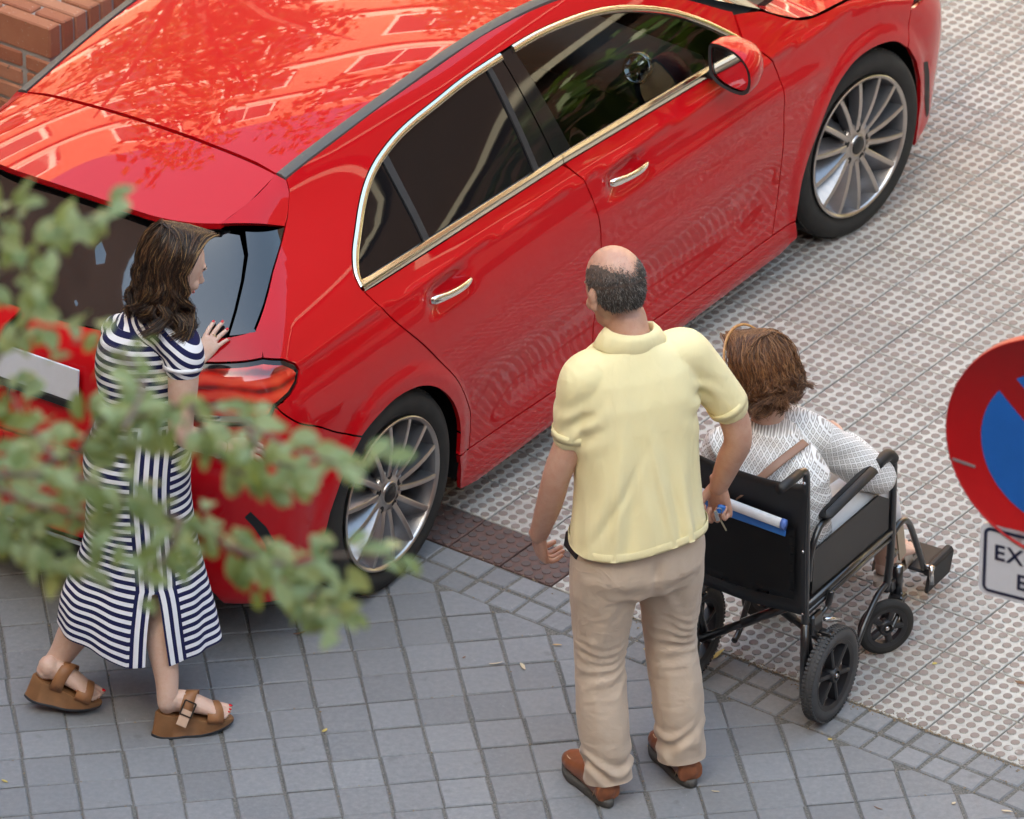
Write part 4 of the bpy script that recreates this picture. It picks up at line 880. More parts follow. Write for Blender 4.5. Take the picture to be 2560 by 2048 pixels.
def remesh(mb, vox, it=4, fac=.5):
    me = bpy.data.meshes.new('tmp'); me.from_pydata(mb.v, [], mb.f); o = bpy.data.objects.new('tmp', me); C.objects.link(o)
    m = o.modifiers.new('r', 'REMESH'); m.mode = 'VOXEL'; m.voxel_size = vox
    if it: s = o.modifiers.new('s', 'SMOOTH'); s.iterations = it; s.factor = fac
    dg = bpy.context.evaluated_depsgraph_get(); m2 = bpy.data.meshes.new_from_object(o.evaluated_get(dg)); bpy.data.objects.remove(o)
    V = np.zeros(len(m2.vertices)*3); m2.vertices.foreach_get('co', V); V = V.reshape(-1, 3); N = np.zeros(len(m2.vertices)*3); m2.vertices.foreach_get('normal', N); N = N.reshape(-1, 3)
    F = [tuple(p.vertices) for p in m2.polygons]; bpy.data.meshes.remove(m2); return V, F, N
def loft(mb, rings, n=28, p=2.0):
    """rings: (centre, rx, ry, optional yaw, optional tilt matrix); superellipse sections joined into a closed tube"""
    v = []; N = len(rings)
    for r in rings:
        c, rx, ry = Vector(r[0]), r[1], r[2]; yaw = r[3] if len(r) > 3 else 0.0; M = r[4] if len(r) > 4 else Matrix.Identity(3); M = M @ Matrix.Rotation(yaw, 3, 'Z')
        for k in range(n):
            a = 2*math.pi*k/n; ca, sa = math.cos(a), math.sin(a); e = 2/p
            v.append(c+M @ Vector((rx*math.copysign(abs(ca)**e, ca), ry*math.copysign(abs(sa)**e, sa), 0)))
    f = [(i*n+k, i*n+(k+1) % n, (i+1)*n+(k+1) % n, (i+1)*n+k) for i in range(N-1) for k in range(n)]+[tuple(range(n-1, -1, -1)), tuple(range((N-1)*n, N*n))]
    return mb.add(v, f)
def tubes(mb, pts, rad, n=14, sub=4, up=None):
    P = spline([tuple(p) for p in pts], n=sub); r = np.array([q if hasattr(q, '__len__') else (q, q) for q in rad], float); Rr = spline([tuple(q) for q in r], n=sub)
    mb.tube([tuple(q) for q in P], [tuple(q) for q in Rr], n, upv=up); mb.ball(pts[-1], float(min(r[-1])), n=12, h=8); mb.ball(pts[0], float(min(r[0])), n=12, h=8); return mb
def hand(mb, wrist, d, palm, side, curl=(.35, .4, .45, .5), spread=.10, thumb=(.55, .25), scale=1.0, nails=None):
    """d: direction of the hand, palm: direction the palm faces, side=+1 when the thumb is on the d x palm side"""
    d = Vector(d).normalized(); palm = Vector(palm); palm = (palm-d*palm.dot(d)).normalized(); sv = d.cross(palm)*side; w = Vector(wrist); s = scale
    tubes(mb, [w-d*.03*s, w, w+d*.035*s, w+d*.075*s, w+d*.095*s], [(.019*s, .026*s), (.018*s, .026*s), (.016*s, .034*s), (.0145*s, .040*s), (.012*s, .038*s)], 16, 3, up=palm)
    fl = (.072, .081, .075, .058)
    for k in range(4):
        base = w+d*(.090-.006*abs(k-1))*s+sv*(.030-.020*k)*s; a = spread*(1.5-k); dd = (d*math.cos(a)+sv*math.sin(a)).normalized(); c = curl[k]; p = [base]; cur = dd; L = fl[k]*s; ang = 0.0
        for q, seg in enumerate((.44, .30, .26)):
            ang += c*(1.0, 1.25, .8)[q]; cur = dd*math.cos(ang)+palm*math.sin(ang); p.append(p[-1]+cur*L*seg)
        r = .0088*s*(1, 1.03, .98, .86)[k]; tubes(mb, [base-dd*.02*s]+p, [r*1.05, r*1.05, r, r*.92, r*.80], 10, 2)
        if nails is not None: nails.append((p[-1]-cur*.004*s, cur, -palm*math.cos(ang)+dd*math.sin(ang), r))
    b = w+d*.022*s+sv*.026*s; td = (sv*thumb[0]+d*(1-thumb[0])+palm*thumb[1]).normalized(); td2 = (td*.6+d*.6+palm*thumb[1]*.5).normalized(); p1 = b+td*.034*s; p2 = p1+td2*.030*s; p3 = p2+(td2*.8+d*.25).normalized()*.024*s
    tubes(mb, [b-td*.015*s, b, p1, p2, p3], [.013*s, .0145*s, .0115*s, .0105*s, .0085*s], 10, 2)
    if nails is not None: nails.append((p3-td2*.003*s, td2, -palm, .0095*s))
def head(mb, c, Mx, s=1.0, fem=False):
    """head pointing +y in Mx, centre c at eye height; returns eye positions"""
    c = Vector(c); P = lambda x, y, z: c+Mx @ Vector((x*s, y*s, z*s))
    mb.ball(P(0, -.018, .040), (.076*s, .095*s, .088*s), Mx, 24, 16); mb.ball(P(0, .012, .012), (.070*s, .078*s, .10*s), Mx, 20, 14); mb.ball(P(0, .030, -.045), (.052*s, .055*s, .068*s), Mx, 18, 12)
    mb.ball(P(0, .066, -.094), (.024*s, .020*s, .018*s), Mx, 12, 8); mb.ball(P(0, .040, -.070), (.048*s, .045*s, .034*s), Mx, 14, 10)
    tubes(mb, [P(0, .083, .018), P(0, .096, -.008), P(0, .106, -.026)], [.008*s, .0095*s, .0125*s], 10, 3); mb.ball(P(0, .090, -.034), (.015*s, .014*s, .008*s), Mx, 10, 8)
    mb.ball(P(0, .082, -.058), (.021*s, .012*s, .006*s), Mx, 10, 6); mb.ball(P(0, .080, -.068), (.018*s, .012*s, .007*s), Mx, 10, 6); mb.ball(P(0, .082, .030), (.050*s, .012*s, .011*s), Mx, 14, 8)
    for q in (-1, 1):
        mb.ball(P(q*.040, .062, -.028), (.022*s, .020*s, .020*s), Mx, 10, 8); mb.ball(P(q*.077, -.012, -.010), (.0075*s, .018*s, .032*s), Mx @ Matrix.Rotation(q*-.35, 3, 'Z'), 12, 10); mb.ball(P(q*.080, -.022, .004), (.006*s, .014*s, .020*s), Mx @ Matrix.Rotation(q*-.55, 3, 'Z'), 10, 8)
    return [P(-.031, .069, .006), P(.031, .069, .006)]
def finish(name, V, F, mat, parent, smooth=True): return obj(name, V, F, mat, parent, smooth)
def merge(parts):
    VV = []; FF = []; b = 0
    for V, F in parts: VV.append(np.asarray(V)); FF += [tuple(i+b for i in f) for f in F]; b += len(V)
    return np.concatenate(VV), FF
def strands(name, paths, rad, mats, parent, weights, seed=0, n=3):
    """tapered hair strands, three-sided"""
    rg = np.random.default_rng(seed); V = []; F = []; mi = []
    ang = [2*math.pi*k/n for k in range(n)]
    for P in paths:
        P = np.asarray(P, float); m = len(P); t = np.gradient(P, axis=0); t /= np.linalg.norm(t, axis=1)[:, None]+1e-9; u = np.cross(t, rg.normal(size=3)); u /= np.linalg.norm(u, axis=1)[:, None]+1e-9; w = np.cross(t, u)
        r = rad*rg.uniform(.7, 1.3)*np.linspace(1, .25, m)**.6; b = len(V)*0+sum(len(x) for x in V); ring = np.stack([P+r[:, None]*(u*math.cos(a)+w*math.sin(a)) for a in ang], 1).reshape(-1, 3); V.append(ring); k = rg.choice(len(mats), p=weights)
        for i in range(m-1):
            for q in range(n): F.append((b+i*n+q, b+i*n+(q+1) % n, b+(i+1)*n+(q+1) % n, b+(i+1)*n+q)); mi.append(k)
    return obj(name, np.concatenate(V), F, mats, parent, True, mi)
def folds(V, N, fn): return V+N*fn(V)[:, None]
def nz(V, s, off=0.0): return np.array([mnoise.noise(Vector((float(a)*s[0]+off, float(b)*s[1]+off, float(c)*s[2]))) for a, b, c in V])
SKIN_M = mat_skin('skin_man', (.50, .27, .19), (.62, .37, .27)); SKIN_W = mat_skin('skin_woman', (.58, .37, .28), (.68, .47, .37)); SKIN_L = mat_skin('skin_lady', (.58, .35, .26), (.66, .44, .34))
SKIN_B = SKIN_M
M_EYE = plain('eye_white', (.6, .58, .55), .2); M_NAILR = plain('red_nail', (.55, .012, .02), .15, 0, .05)
# ---------- the man
MH = R(113); man = empty('person', (.362, 18.066, 0), MH-math.pi/2, 'man in pale yellow polo shirt and beige trousers seen from behind, holding keys', 'person')
_mi = Matrix.Rotation(-(MH-math.pi/2), 3, 'Z')
def ml(px, py, Y): return _mi @ (at(px, py, Y=Y)-Vector((.362, 18.066, 0)))
LEAN = lambda z: .105*max(0, (z-.95)/.75)**1.15
b = MB()
hM = Matrix.Rotation(R(6), 3, 'Z') @ Matrix.Rotation(R(-22), 3, 'X'); hc = Vector((-.026, .112, 1.622))
eyes = head(b, hc, hM, 1.05)
tubes(b, [(0, .03, 1.40), (0, .050, 1.47), (-.003, .085, 1.55)], [(.070, .070), (.062, .064), (.058, .062)], 18, 4)
loft(b, [((0, .0, .90), .13, .09), ((0, .01, 1.05), .13, .085), ((0, .03, 1.2), .14, .09), ((0, .045, 1.34), .13, .08), ((0, .04, 1.42), .08, .06)], 20)
aL = [Vector((-.165, .04, 1.405)), ml(1432, 1080, 18.04), ml(1395, 1180, 18.03), ml(1374, 1258, 18.06), ml(1347, 1336, 18.12)]
aR = [Vector((.180, .05, 1.415)), ml(1818, 1010, 18.22), ml(1845, 1095, 18.22), ml(1824, 1150, 18.24), ml(1797, 1215, 18.27)]
for a in (aL, aR): tubes(b, a, [.050, .047, .042, .039, .0285], 16, 5)
for s in (-1, 1): tubes(b, [(s*.09, 0, .92), (s*.105, .01, .5), (s*.125, -.0, .12)], [.075, .05, .04], 14, 4)
V1, F1_, _ = remesh(b, .0055, 3)
hb = MB(); wl = aL[-1]; hand(hb, wl, (ml(1352, 1385, 18.16)-wl).normalized(), _mi @ Vector((.85, .5, -.1)), -1, (.55, .60, .62, .65), .06, (.35, .45), 1.08)
V2_, F2_, _ = remesh(hb, .0026, 2)
hb = MB(); wr_ = aR[-1]; hand(hb, wr_, (ml(1800, 1262, 18.28)-wr_).normalized(), _mi @ Vector((-.55, -.75, -.1)), 1, (1.15, 1.2, 1.25, 1.3), .02, (.35, .85), 1.08)
V3_, F3_, _ = remesh(hb, .0026, 2)
V, F = merge([(V1, F1_), (V2_, F2_), (V3_, F3_)]); finish('body', V, F, SKIN_M, man)
for e in eyes: MB().ball(e, .0115).build('eye', M_EYE, man, True)
# shirt
b = MB()
TR = [(.795, .214, .152, -.012), (.86, .208, .150, -.010), (.95, .196, .144, -.004), (1.05, .186, .136, .004), (1.15, .185, .132, .016), (1.25, .190, .130, .030), (1.33, .196, .126, .042), (1.40, .186, .108, .050), (1.452, .150, .084, .052), (1.482, .095, .072, .054), (1.50, .072, .068, .056)]
loft(b, [((0, y, z), rx, ry) for z, rx, ry, y in TR], 40, 2.35)
for s, a in ((-1, aL), (1, aR)):
    e = a[0]+(a[1]-a[0])*1.02; sd = (a[1]-a[0]).normalized()
    tubes(b, [(s*.110, .05, 1.412), a[0]+Vector((s*-.012, 0, -.004)), a[0]+(a[1]-a[0])*.35, a[0]+(a[1]-a[0])*.7, e], [.070, .070, .065, .061, .0605], 22, 5)
V, F, N = remesh(b, .0065, 5)
def shirt_fold(V):
    x, y, z = V.T; f = np.zeros(len(V)); back = (y < .02)
    # long soft folds falling from the shoulder blades, tension folds near the armpits
    for x0, k, zc, w, am in ((-.115, .10, 1.05, .016, .011), (-.075, .16, 1.0, .018, -.009), (.035, -.16, 1.05, .014, .010), (.068, -.12, .95, .012, -.009), (.10, -.09, .93, .014, .010), (.14, -.05, .98, .018, -.009), (-.16, .30, .95, .018, .012), (-.02, .03, .95, .022, .006), (-.135, .55, 1.0, .014, -.008)):
        u = x-(x0+k*(z-1.0)); f += am*np.exp(-(u/w)**2)*np.exp(-((z-zc)/.17)**2)*back
    f += .0055*nz(V, (9, 9, 3.5))+.002*nz(V, (26, 26, 10), 5)*(z < 1.25)
    f += .007*np.sin((z*1.0+np.abs(x)*.9)*85+3*nz(V, (8, 8, 8)))*np.exp(-((np.abs(x)-.19)/.05)**2)*np.exp(-((z-1.28)/.07)**2)
    f += .010*sst(.84, .79, z)*0
    return f
V = folds(V, N, shirt_fold)
def cut_below(V, F, zc):
    """crisp hem: drop what lies under the line and pull the rim onto it"""
    lo = V[:, 2] < zc; F2 = [f for f in F if not all(lo[i] for i in f)]; use = np.zeros(len(V), bool)
    for f in F2:
        for i in f: use[i] = True
    r = lo & use; V = V.copy(); V[r, 2] = zc[r]; return V, F2
hemz = lambda x: .884+.010*np.sin(11*x+.6)+.012*x
V, F = cut_below(V, F, hemz(V[:, 0]))
M_SHIRT = mat_cloth('yellow_pique', (.87, .75, .40), (.92, .82, .50), 900, .9, .9, (15, 15, 4.5), .012)
sh = finish('polo_shirt', V, F, M_SHIRT, man)
def hemring(c0, n0, rx, ry, h, mat, name, par, M=None):
    v = []; n = 48; M = M or Matrix.Identity(3)
    for dz, k in ((-h/2, .985), (-h/2, 1.014), (h/2, 1.010), (h/2, .985)):
        for q in range(n): a = 2*math.pi*q/n; v.append(Vector(c0)+M @ Vector((rx*k*math.cos(a), ry*k*math.sin(a), dz)))
    f = [(r*n+q, r*n+(q+1) % n, ((r+1) % 4)*n+(q+1) % n, ((r+1) % 4)*n+q) for r in range(4) for q in range(n)]
    return obj(name, v, f, mat, par, True)
for s, a in ((-1, aL), (1, aR)):
    d = (a[1]-a[0]).normalized(); M = d.to_track_quat('Z', 'Y').to_matrix(); hemring(a[0]+(a[1]-a[0])*.99, None, .0612, .0612, .026, M_SHIRT, 'sleeve_cuff', sh, M)
v = []; n = 90
for dz, k in ((.024, 1.000), (.0225, 1.008), (.004, 1.012), (-.003, 1.012), (-.003, .995)):
    for q in range(n):
        a = 2*math.pi*q/n; ca, sa = math.cos(a), math.sin(a); e = 2/2.35; x = .2045*math.copysign(abs(ca)**e, ca); v.append((x*k, -.009+.1495*k*math.copysign(abs(sa)**e, sa), float(hemz(x))+dz))
hb_ = obj('hem_band', v, [(r*n+q, r*n+(q+1) % n, (r+1)*n+(q+1) % n, (r+1)*n+q) for r in range(4) for q in range(n)], M_SHIRT, sh, True)
# collar: stand and folded leaf, open at the throat
v = []; n = 44
for k, (rx, ry, z0) in enumerate(((.066, .066, 1.485), (.069, .068, 1.527), (.073, .072, 1.531), (.091, .078, 1.511), (.110, .084, 1.480), (.109, .083, 1.478))):
    for i in range(n+1):
        a = R(118)+R(304)*i/n; fr = max(0, math.sin(a)); v.append((rx*math.cos(a), .060+ry*math.sin(a)*.92, z0-.030*fr-.006*math.cos(a)))
co = obj('collar', v, [(r*(n+1)+i, r*(n+1)+i+1, (r+1)*(n+1)+i+1, (r+1)*(n+1)+i) for r in range(5) for i in range(n)], M_SHIRT, sh, True); md = co.modifiers.new('s', 'SOLIDIFY'); md.thickness = .002
# trousers
b = MB()
loft(b, [((0, .0, 1.0), .150, .095), ((0, -.005, .92), .165, .112), ((0, -.010, .84), .188, .134), ((0, -.012, .78), .198, .138), ((0, -.005, .72), .19, .12), ((0, 0, .69), .12, .08)], 36, 2.3)
fl_, frr = Vector((-.120, -.02, 0)), Vector((.128, .012, 0))
lg = {-1: [(-.098, -.005, .84), (-.104, -.004, .70), (-.108, .012, .54), (-.112, .012, .44), (-.112, -.012, .28), (-.104, -.026, .14), (-.100, -.030, .030)], 1: [(.098, -.005, .84), (.108, -.002, .70), (.116, .016, .54), (.122, .020, .46), (.132, -.004, .30), (.136, -.022, .15), (.136, -.026, .040)]}
for s in (-1, 1): tubes(b, lg[s], [(.106, .104), (.100, .098), (.084, .084), (.077, .078), (.079, .080), (.073, .076), (.071, .074)], 26, 5)
V, F, N = remesh(b, .0065, 12, .6)
def pant_fold(V):
    x, y, z = V.T; f = np.zeros(len(V)); s = np.where(x < 0, -1, 1); xl = np.abs(x)-.112; back = np.clip(-y*14+.35, 0, 1)
    # stacked creases behind the knee
    kz = np.where(s < 0, .47, .50)
    ph = z*175+x*30*s+9*nz(V, (9, 9, 7)); f += .0050*np.maximum(np.sin(ph), -.5)*np.exp(-((z-kz)/.085)**2)*back*(.45+.9*np.clip(nz(V, (12, 12, 14), 4)+.3, 0, 1))
    # breaks above the shoe
    bz = np.where(s < 0, .135, .15); ph2 = z*95-x*38*s+7*nz(V, (11, 11, 7), 3); f += .0085*np.sin(ph2)*np.exp(-((z-bz)/.05)**2)*(.5+.8*np.clip(nz(V, (10, 10, 12), 7)+.4, 0, 1))
    # diagonal pulls from the seat
    for x0, z0, kx, w, am in ((-.06, .70, 1.2, .020, .0055), (-.10, .66, 1.0, .020, -.0055), (-.135, .60, .55, .020, .007), (.05, .70, -1.2, .020, .005), (.10, .66, -.9, .022, -.005), (.14, .58, -.4, .020, .006)):
        u = (x-x0)-kx*(z-z0)*.5; f += am*np.exp(-(u/w)**2)*np.exp(-((z-z0)/.07)**2)*back
    f += -.014*np.exp(-(x/.016)**2)*np.exp(-((z-.80)/.06)**2)*back
    f += -.004*np.exp(-((z-.725-.25*np.abs(x))/.016)**2)*np.exp(-((np.abs(x)-.07)/.06)**2)*back
    f += .0055*nz(V, (10, 10, 6), 9)+.0030*nz(V, (30, 30, 16), 2); return f
V = folds(V, N, pant_fold); V, F = cut_below(V, F, np.where(V[:, 0] < 0, .066-.20*np.clip(V[:, 1]+.04, -.1, .1), .078-.20*np.clip(V[:, 1]+.04, -.1, .1))); M_CHINO = mat_cloth('beige_chino', (.54, .42, .315), (.63, .50, .39), 800, .85, .9, (14, 14, 22), .010); tr_ = finish('trousers', V, F, M_CHINO, man)
MB().box((-.196, .02, .862), (.006, .045, .026), Matrix.Rotation(R(8), 3, 'Y'), bev=.004).build('belt_pouch', plain('black_pouch', (.012, .012, .013), .5), man)
# shoes
M_SHOE = plain('tan_leather', (.235, .075, .030), .38, 0, .35, 26, .15, bump=.1, bs=300); M_SOLE = plain('grey_rubber_sole', (.075, .07, .062), .7); M_STITCH = plain('pale_stitch', (.55, .40, .26), .8)
def shoe(loc, rz):
    s = bpy.data.objects.new('shoe', None); link(s, man); s.location = loc; s.rotation_euler = (0, 0, rz)
    out = [(0, -.105, .028), (0, -.09, .036), (0, -.04, .038), (0, .02, .042), (0, .07, .050), (0, .115, .046), (0, .145, .032), (0, .158, .012)]
    m = MB(); rings = []
    def foot(z, k, y0=-.118, y1=.160):
        P = []
        for q in range(40):
            a = 2*math.pi*q/40; ca, sa = math.cos(a), math.sin(a); yy = (y0+y1)/2+(y1-y0)/2*k*math.copysign(abs(sa)**.86, sa); wv = np.interp(yy, [-.12, -.09, -.03, .03, .08, .12, .16], [.030, .036, .037, .043, .050, .046, .034])
            P.append((wv*k*math.copysign(abs(ca)**.8, ca)-.006*(yy > .05), yy, z))
        return P
    sl = foot(.0, .97)+foot(.006, 1.03)+foot(.020, 1.03)+foot(.026, 1.0); n = 40
    f = [(r*n+q, r*n+(q+1) % n, (r+1)*n+(q+1) % n, (r+1)*n+q) for r in range(3) for q in range(n)]+[tuple(range(n-1, -1, -1)), tuple(range(3*n, 4*n))]; obj('sole', sl, f, M_SOLE, s, True)
    b = MB(); prof = [(-.108, .040, .060), (-.085, .037, .078), (-.04, .037, .080), (.0, .040, .074), (.04, .045, .062), (.085, .047, .052), (.12, .042, .044), (.145, .028, .036)]
    loft(b, [((-.003*(y > .05), y, .020+h*.48), w*1.0, h*.52, 0, Matrix.Rotation(R(90), 3, 'X')) for y, w, h in prof], 24, 2.4)
    b.ball((0, -.085, .048), (.036, .032, .036)); b.ball((-.003, .13, .036), (.036, .026, .020)); V, F, N = remesh(b, .004, 4); V[:, 2] = np.maximum(V[:, 2], .018)
    up = finish('upper', V, F, M_SHOE, s)
    st = [(.034*math.cos(a), .082+.060*math.sin(a), .066-.012*max(0, math.sin(a))) for a in np.linspace(R(-15), R(195), 24)]; MB().tube([tuple(q) for q in st], .0022, 6).build('toe_seam', M_STITCH, s, True)
    for q in (-1, 1): MB().tube([(q*.037, -.075, .030), (q*.036, -.085, .055), (q*.026, -.098, .078)], .0014, 6).build('heel_seam', M_STITCH, s, True)
    return s
def to_man(x, y): return _mi @ (Vector((x, y, 0))-Vector((.362, 18.066, 0)))
for (hx, hy), (tx, ty) in (((.290, 17.926), (.184, 18.150)), ((.537, 18.024), (.440, 18.270))):
    h, t = to_man(hx, hy), to_man(tx, ty); d = t-h; shoe((h+t)/2+Vector((0, 0, 0)), math.atan2(d.y, d.x)-math.pi/2)
# hair: a short dark grey fringe of hair around a bald crown
M_HB = [plain('hair_dark_grey', (.040, .032, .027), .55), plain('hair_grey', (.10, .086, .076), .55), plain('hair_light_grey', (.30, .275, .25), .55)]
rg = np.random.default_rng(21); paths = []
Mi = np.array(hM); hcn = np.array(hc)
HSC = 1.05
def hair_w(d):
    """1 where hair grows, 0 on the bald crown, face and neck (head frame unit direction)"""
    lat = d[0]; ax_ = np.array([0, .06, .998]); ang = math.degrees(math.acos(np.clip(d@ax_, -1, 1))); lim = 74-46*abs(lat-.06)**1.1+3*math.sin(9*lat); lim = min(lim, 74) if d[1] < 0.1 else 40
    w = np.clip((ang-lim)/20, 0, 1)
    if d[1] > .42: w *= 0
    elif d[1] > .30: w *= (.42-d[1])/.12
    lowlim = -.80 if d[1] < -.35 else -.80+(d[1]+.35)*1.0
    w *= np.clip((d[2]-lowlim)/.10, 0, 1)
    return w
def scalp(d): 
    if d[2] < 0: return (np.array([0, -.016, .030])+d*np.array([.0745, .0945, .098]))*HSC
    return (np.array([0, -.018, .038])+d*np.array([.0762, .0955, .0885]))*HSC
for k in range(19000):
    d = rg.normal(size=3); d /= np.linalg.norm(d); w = hair_w(d)
    if rg.uniform() > w*.97+(.02 if d[2] > .3 else 0): continue
    base = scalp(d); ln = rg.uniform(.006, .012)*(.5+.5*w); dr = d*.22+np.array([0, -.35, -.85])+rg.normal(0, .22, 3)
    paths.append([hcn+Mi@(base-d*.002), hcn+Mi@(base+dr*ln*.5), hcn+Mi@(base+dr*ln)])
V = []; F = []; nn_, mm_ = 72, 46
for i in range(mm_+1):
    for j in range(nn_):
        p = math.pi*i/mm_; a = 2*math.pi*j/nn_; d = np.array([math.sin(p)*math.sin(a), math.sin(p)*math.cos(a), math.cos(p)]); V.append((hcn+Mi@(scalp(d)+d*.0012), hair_w(d)))
for i in range(mm_):
    for j in range(nn_):
        q = (i*nn_+j, i*nn_+(j+1) % nn_, (i+1)*nn_+(j+1) % nn_, (i+1)*nn_+j)
        if min(V[t][1] for t in q) > .93: F.append(q)
obj('hair_base', [v[0] for v in V], F, plain('scalp_shadow', (.12, .082, .064), .7), man, True)  # dark cap in a hair and skin mix, so no bare skin shows
strands('hair', paths, .00075, M_HB, man, [.46, .36, .18], 4)
# keys in his right hand
kp = at(1797, 1277, Y=18.24); ky = empty('key_bunch', kp, 0, 'bunch of keys with a blue fob held in the right hand of the man', 'keys')
MB().box((.006, 0, .006), (.012, .006, .014), Matrix.Rotation(.3, 3, 'Y'), bev=.004).build('fob', plain('blue_fob', (.015, .16, .55), .35), ky)
kb = MB().box((-.006, -.010, -.012), (.0055, .0015, .018), Matrix.Rotation(-.25, 3, 'Y'), bev=.001); kb.build('key', M_STEEL, ky)
MB().box((.014, -.010, -.044), (.0022, .0012, .020), Matrix.Rotation(-.45, 3, 'Y')).build('key', plain('brass_key', (.62, .55, .38), .3, 1.0), ky)
MB().lathe([(.009, .0012), (.0102, 0), (.009, -.0012), (.0078, 0)], Matrix.Rotation(R(80), 3, 'X'), (0, -.008, .004), 24, closed=True).build('key_ring', M_STEEL, ky, True)
# ---------- the woman in the striped dress (all coordinates relative to the point between her feet)
WO = Vector((-1.08, 18.45, 0)); wom = empty('person', WO, 0, 'woman in navy and white striped dress with shoulder-length brown hair, touching the car', 'person')
def wl_(px, py, Y): return at(px, py, Y=Y)-WO
b = MB(); WS = .94
hc = wl_(436, 668, 18.50); hyaw = R(-66); hM = Matrix.Rotation(hyaw, 3, 'Z') @ Matrix.Rotation(R(-24), 3, 'X')    # faces right, slightly away, looking down
eyes = head(b, hc, hM, WS, True)
shN, shF = wl_(458, 868, 18.40), wl_(290, 818, 18.57); nk = wl_(385, 770, 18.50)
tubes(b, [nk+Vector((0, 0, -.05)), nk+Vector((.012, 0, .02)), hc+hM @ Vector((0, -.035, -.06))], [.052, .047, .047], 16, 4)
elN = wl_(455, 1080, 18.36); wrN = wl_(560, 1128, 18.42); haN = wl_(640, 1132, 18.45)
tubes(b, [shN+Vector((-.02, .02, .0)), shN*.72+elN*.28, shN*.4+elN*.6, elN, elN*.5+wrN*.5, wrN], [.046, .047, .043, .037, .035, .024], 16, 5)
elF = wl_(430, 985, 18.74); wrF = wl_(494, 905, 18.835); hdF = wl_(531, 850, 18.87)
tubes(b, [shF+Vector((.03, 0, 0)), shF*.5+elF*.5, elF, elF*.5+wrF*.5, wrF], [.044, .042, .036, .033, .024], 16, 5)
loft(b, [(wl_(345, 1150, 18.50), .10, .09), (wl_(362, 1010, 18.5), .095, .08), (wl_(352, 900, 18.5), .10, .085), (wl_(362, 820, 18.5), .09, .06)], 20)
# legs: near leg planted, far leg trailing with the heel raised
kneeR = wl_(412, 1500, 18.44); ankR = wl_(418, 1755, 18.335)
tubes(b, [wl_(385, 1190, 18.46), kneeR, kneeR*.62+ankR*.38+Vector((-.012, 0, 0)), kneeR*.25+ankR*.75, ankR], [.07, .046, .048, .037, .031], 16, 6)
kneeL = wl_(262, 1500, 18.53); ankL = wl_(118, 1680, 18.51)
tubes(b, [wl_(310, 1190, 18.56), kneeL, kneeL*.6+ankL*.4+Vector((-.012, 0, 0)), kneeL*.25+ankL*.75, ankL], [.08, .055, .053, .039, .032], 16, 6)
V1, F1_, _ = remesh(b, .0055, 3)
nails = []
hb = MB(); hand(hb, wrN, (haN-wrN).normalized(), Vector((.25, .55, -.75)), 1, (.25, .30, .33, .36), .10, (.45, .35), .92, nails); VN_, FN_, _ = remesh(hb, .0026, 2)
hb = MB(); hand(hb, wrF, (hdF-wrF).normalized(), Vector((.45, .75, -.45)), 1, (.16, .14, .16, .20), .15, (.75, .1), .84, nails); VF_, FF_, _ = remesh(hb, .0024, 2)
# feet
def foot(mb, heel, toe, up, s=1.0):
    d = (toe-heel); L = d.length; d.normalize(); up = (up-d*up.dot(d)).normalized(); sd = d.cross(up); P = lambda a, x, z: heel+d*(a*L)+sd*x+up*z; tn = []
    tubes(mb, [P(.10, 0, .030), P(.25, 0, .042), P(.45, 0, .036), P(.66, 0, .024), P(.78, 0, .017)], [(.028, .027), (.036, .030), (.030, .034), (.020, .040), (.013, .040)], 14, 4, up=up)
    mb.ball(P(.10, 0, .026), .028)
    for k, (x, l, r) in enumerate(((-.028, .99, .0115), (-.009, .975, .0085), (.006, .95, .0078), (.020, .915, .0072), (.032, .88, .0066))):
        tubes(mb, [P(.74, x*.9, .014), P(l-.10, x, .013), P(l, x, .008)], [r, r, r*.85], 8, 2); tn.append((P(l-.01, x, .008), d, up, r))
    return tn
fh, ftoe = wl_(398, 1812, 18.335)+Vector((0, 0, 0)), wl_(578, 1800, 18.385); fh.z = .082; ftoe.z = .040
b = MB(); toesN = foot(b, fh, ftoe, Vector((0, 0, 1))); tubes(b, [ankR, fh+(ftoe-fh)*.16+Vector((0, 0, .045))], [.031, .034], 14, 3); VA_, FA_, _ = remesh(b, .003, 2)
rh, rtoe = wl_(98, 1690, 18.60), wl_(218, 1700, 18.60); rh = Vector((wl_(92, 1698, 18.50).x, .030, .122)); rtoe = Vector((rh.x+.192, .018, .044))
b = MB(); toesF = foot(b, rh, rtoe, Vector((.35, 0, .94))); tubes(b, [ankL, rh+(rtoe-rh)*.16+Vector((.01, 0, .045))], [.032, .034], 14, 3); VB_, FB_, _ = remesh(b, .003, 2)
V, F = merge([(V1, F1_), (VN_, FN_), (VF_, FF_), (VA_, FA_), (VB_, FB_)]); finish('body', V, F, SKIN_W, wom)
for e in eyes: MB().ball(e, .0110).build('eye', M_EYE, wom, True)
brow = MB()
for q in (-1, 1): brow.tube([hc+hM @ Vector((q*.018*WS, .088*WS, .030*WS)), hc+hM @ Vector((q*.032*WS, .086*WS, .035*WS)), hc+hM @ Vector((q*.048*WS, .074*WS, .030*WS))], .0025, 6)
brow.build('eyebrow', plain('brow_brown', (.05, .03, .02), .7), wom, True)
MB().ball(hc+hM @ Vector((0, .089*WS, -.063*WS)), (.019, .006, .007), hM, 12, 8).build('lips', plain('lip_pink', (.50, .16, .14), .4), wom, True)
for p, d, up, r in nails+[toesN[0], toesN[1], toesN[2], toesF[0]]:
    d = Vector(d).normalized(); up = Vector(up); up = (up-d*up.dot(d)).normalized(); sd = d.cross(up); M = Matrix((d, sd, up)).transposed(); MB().ball(Vector(p)+up*r*.62+d*r*.25, (r*.85, r*.62, r*.30), M, 10, 6).build('red_nail', M_NAILR, wom, True)
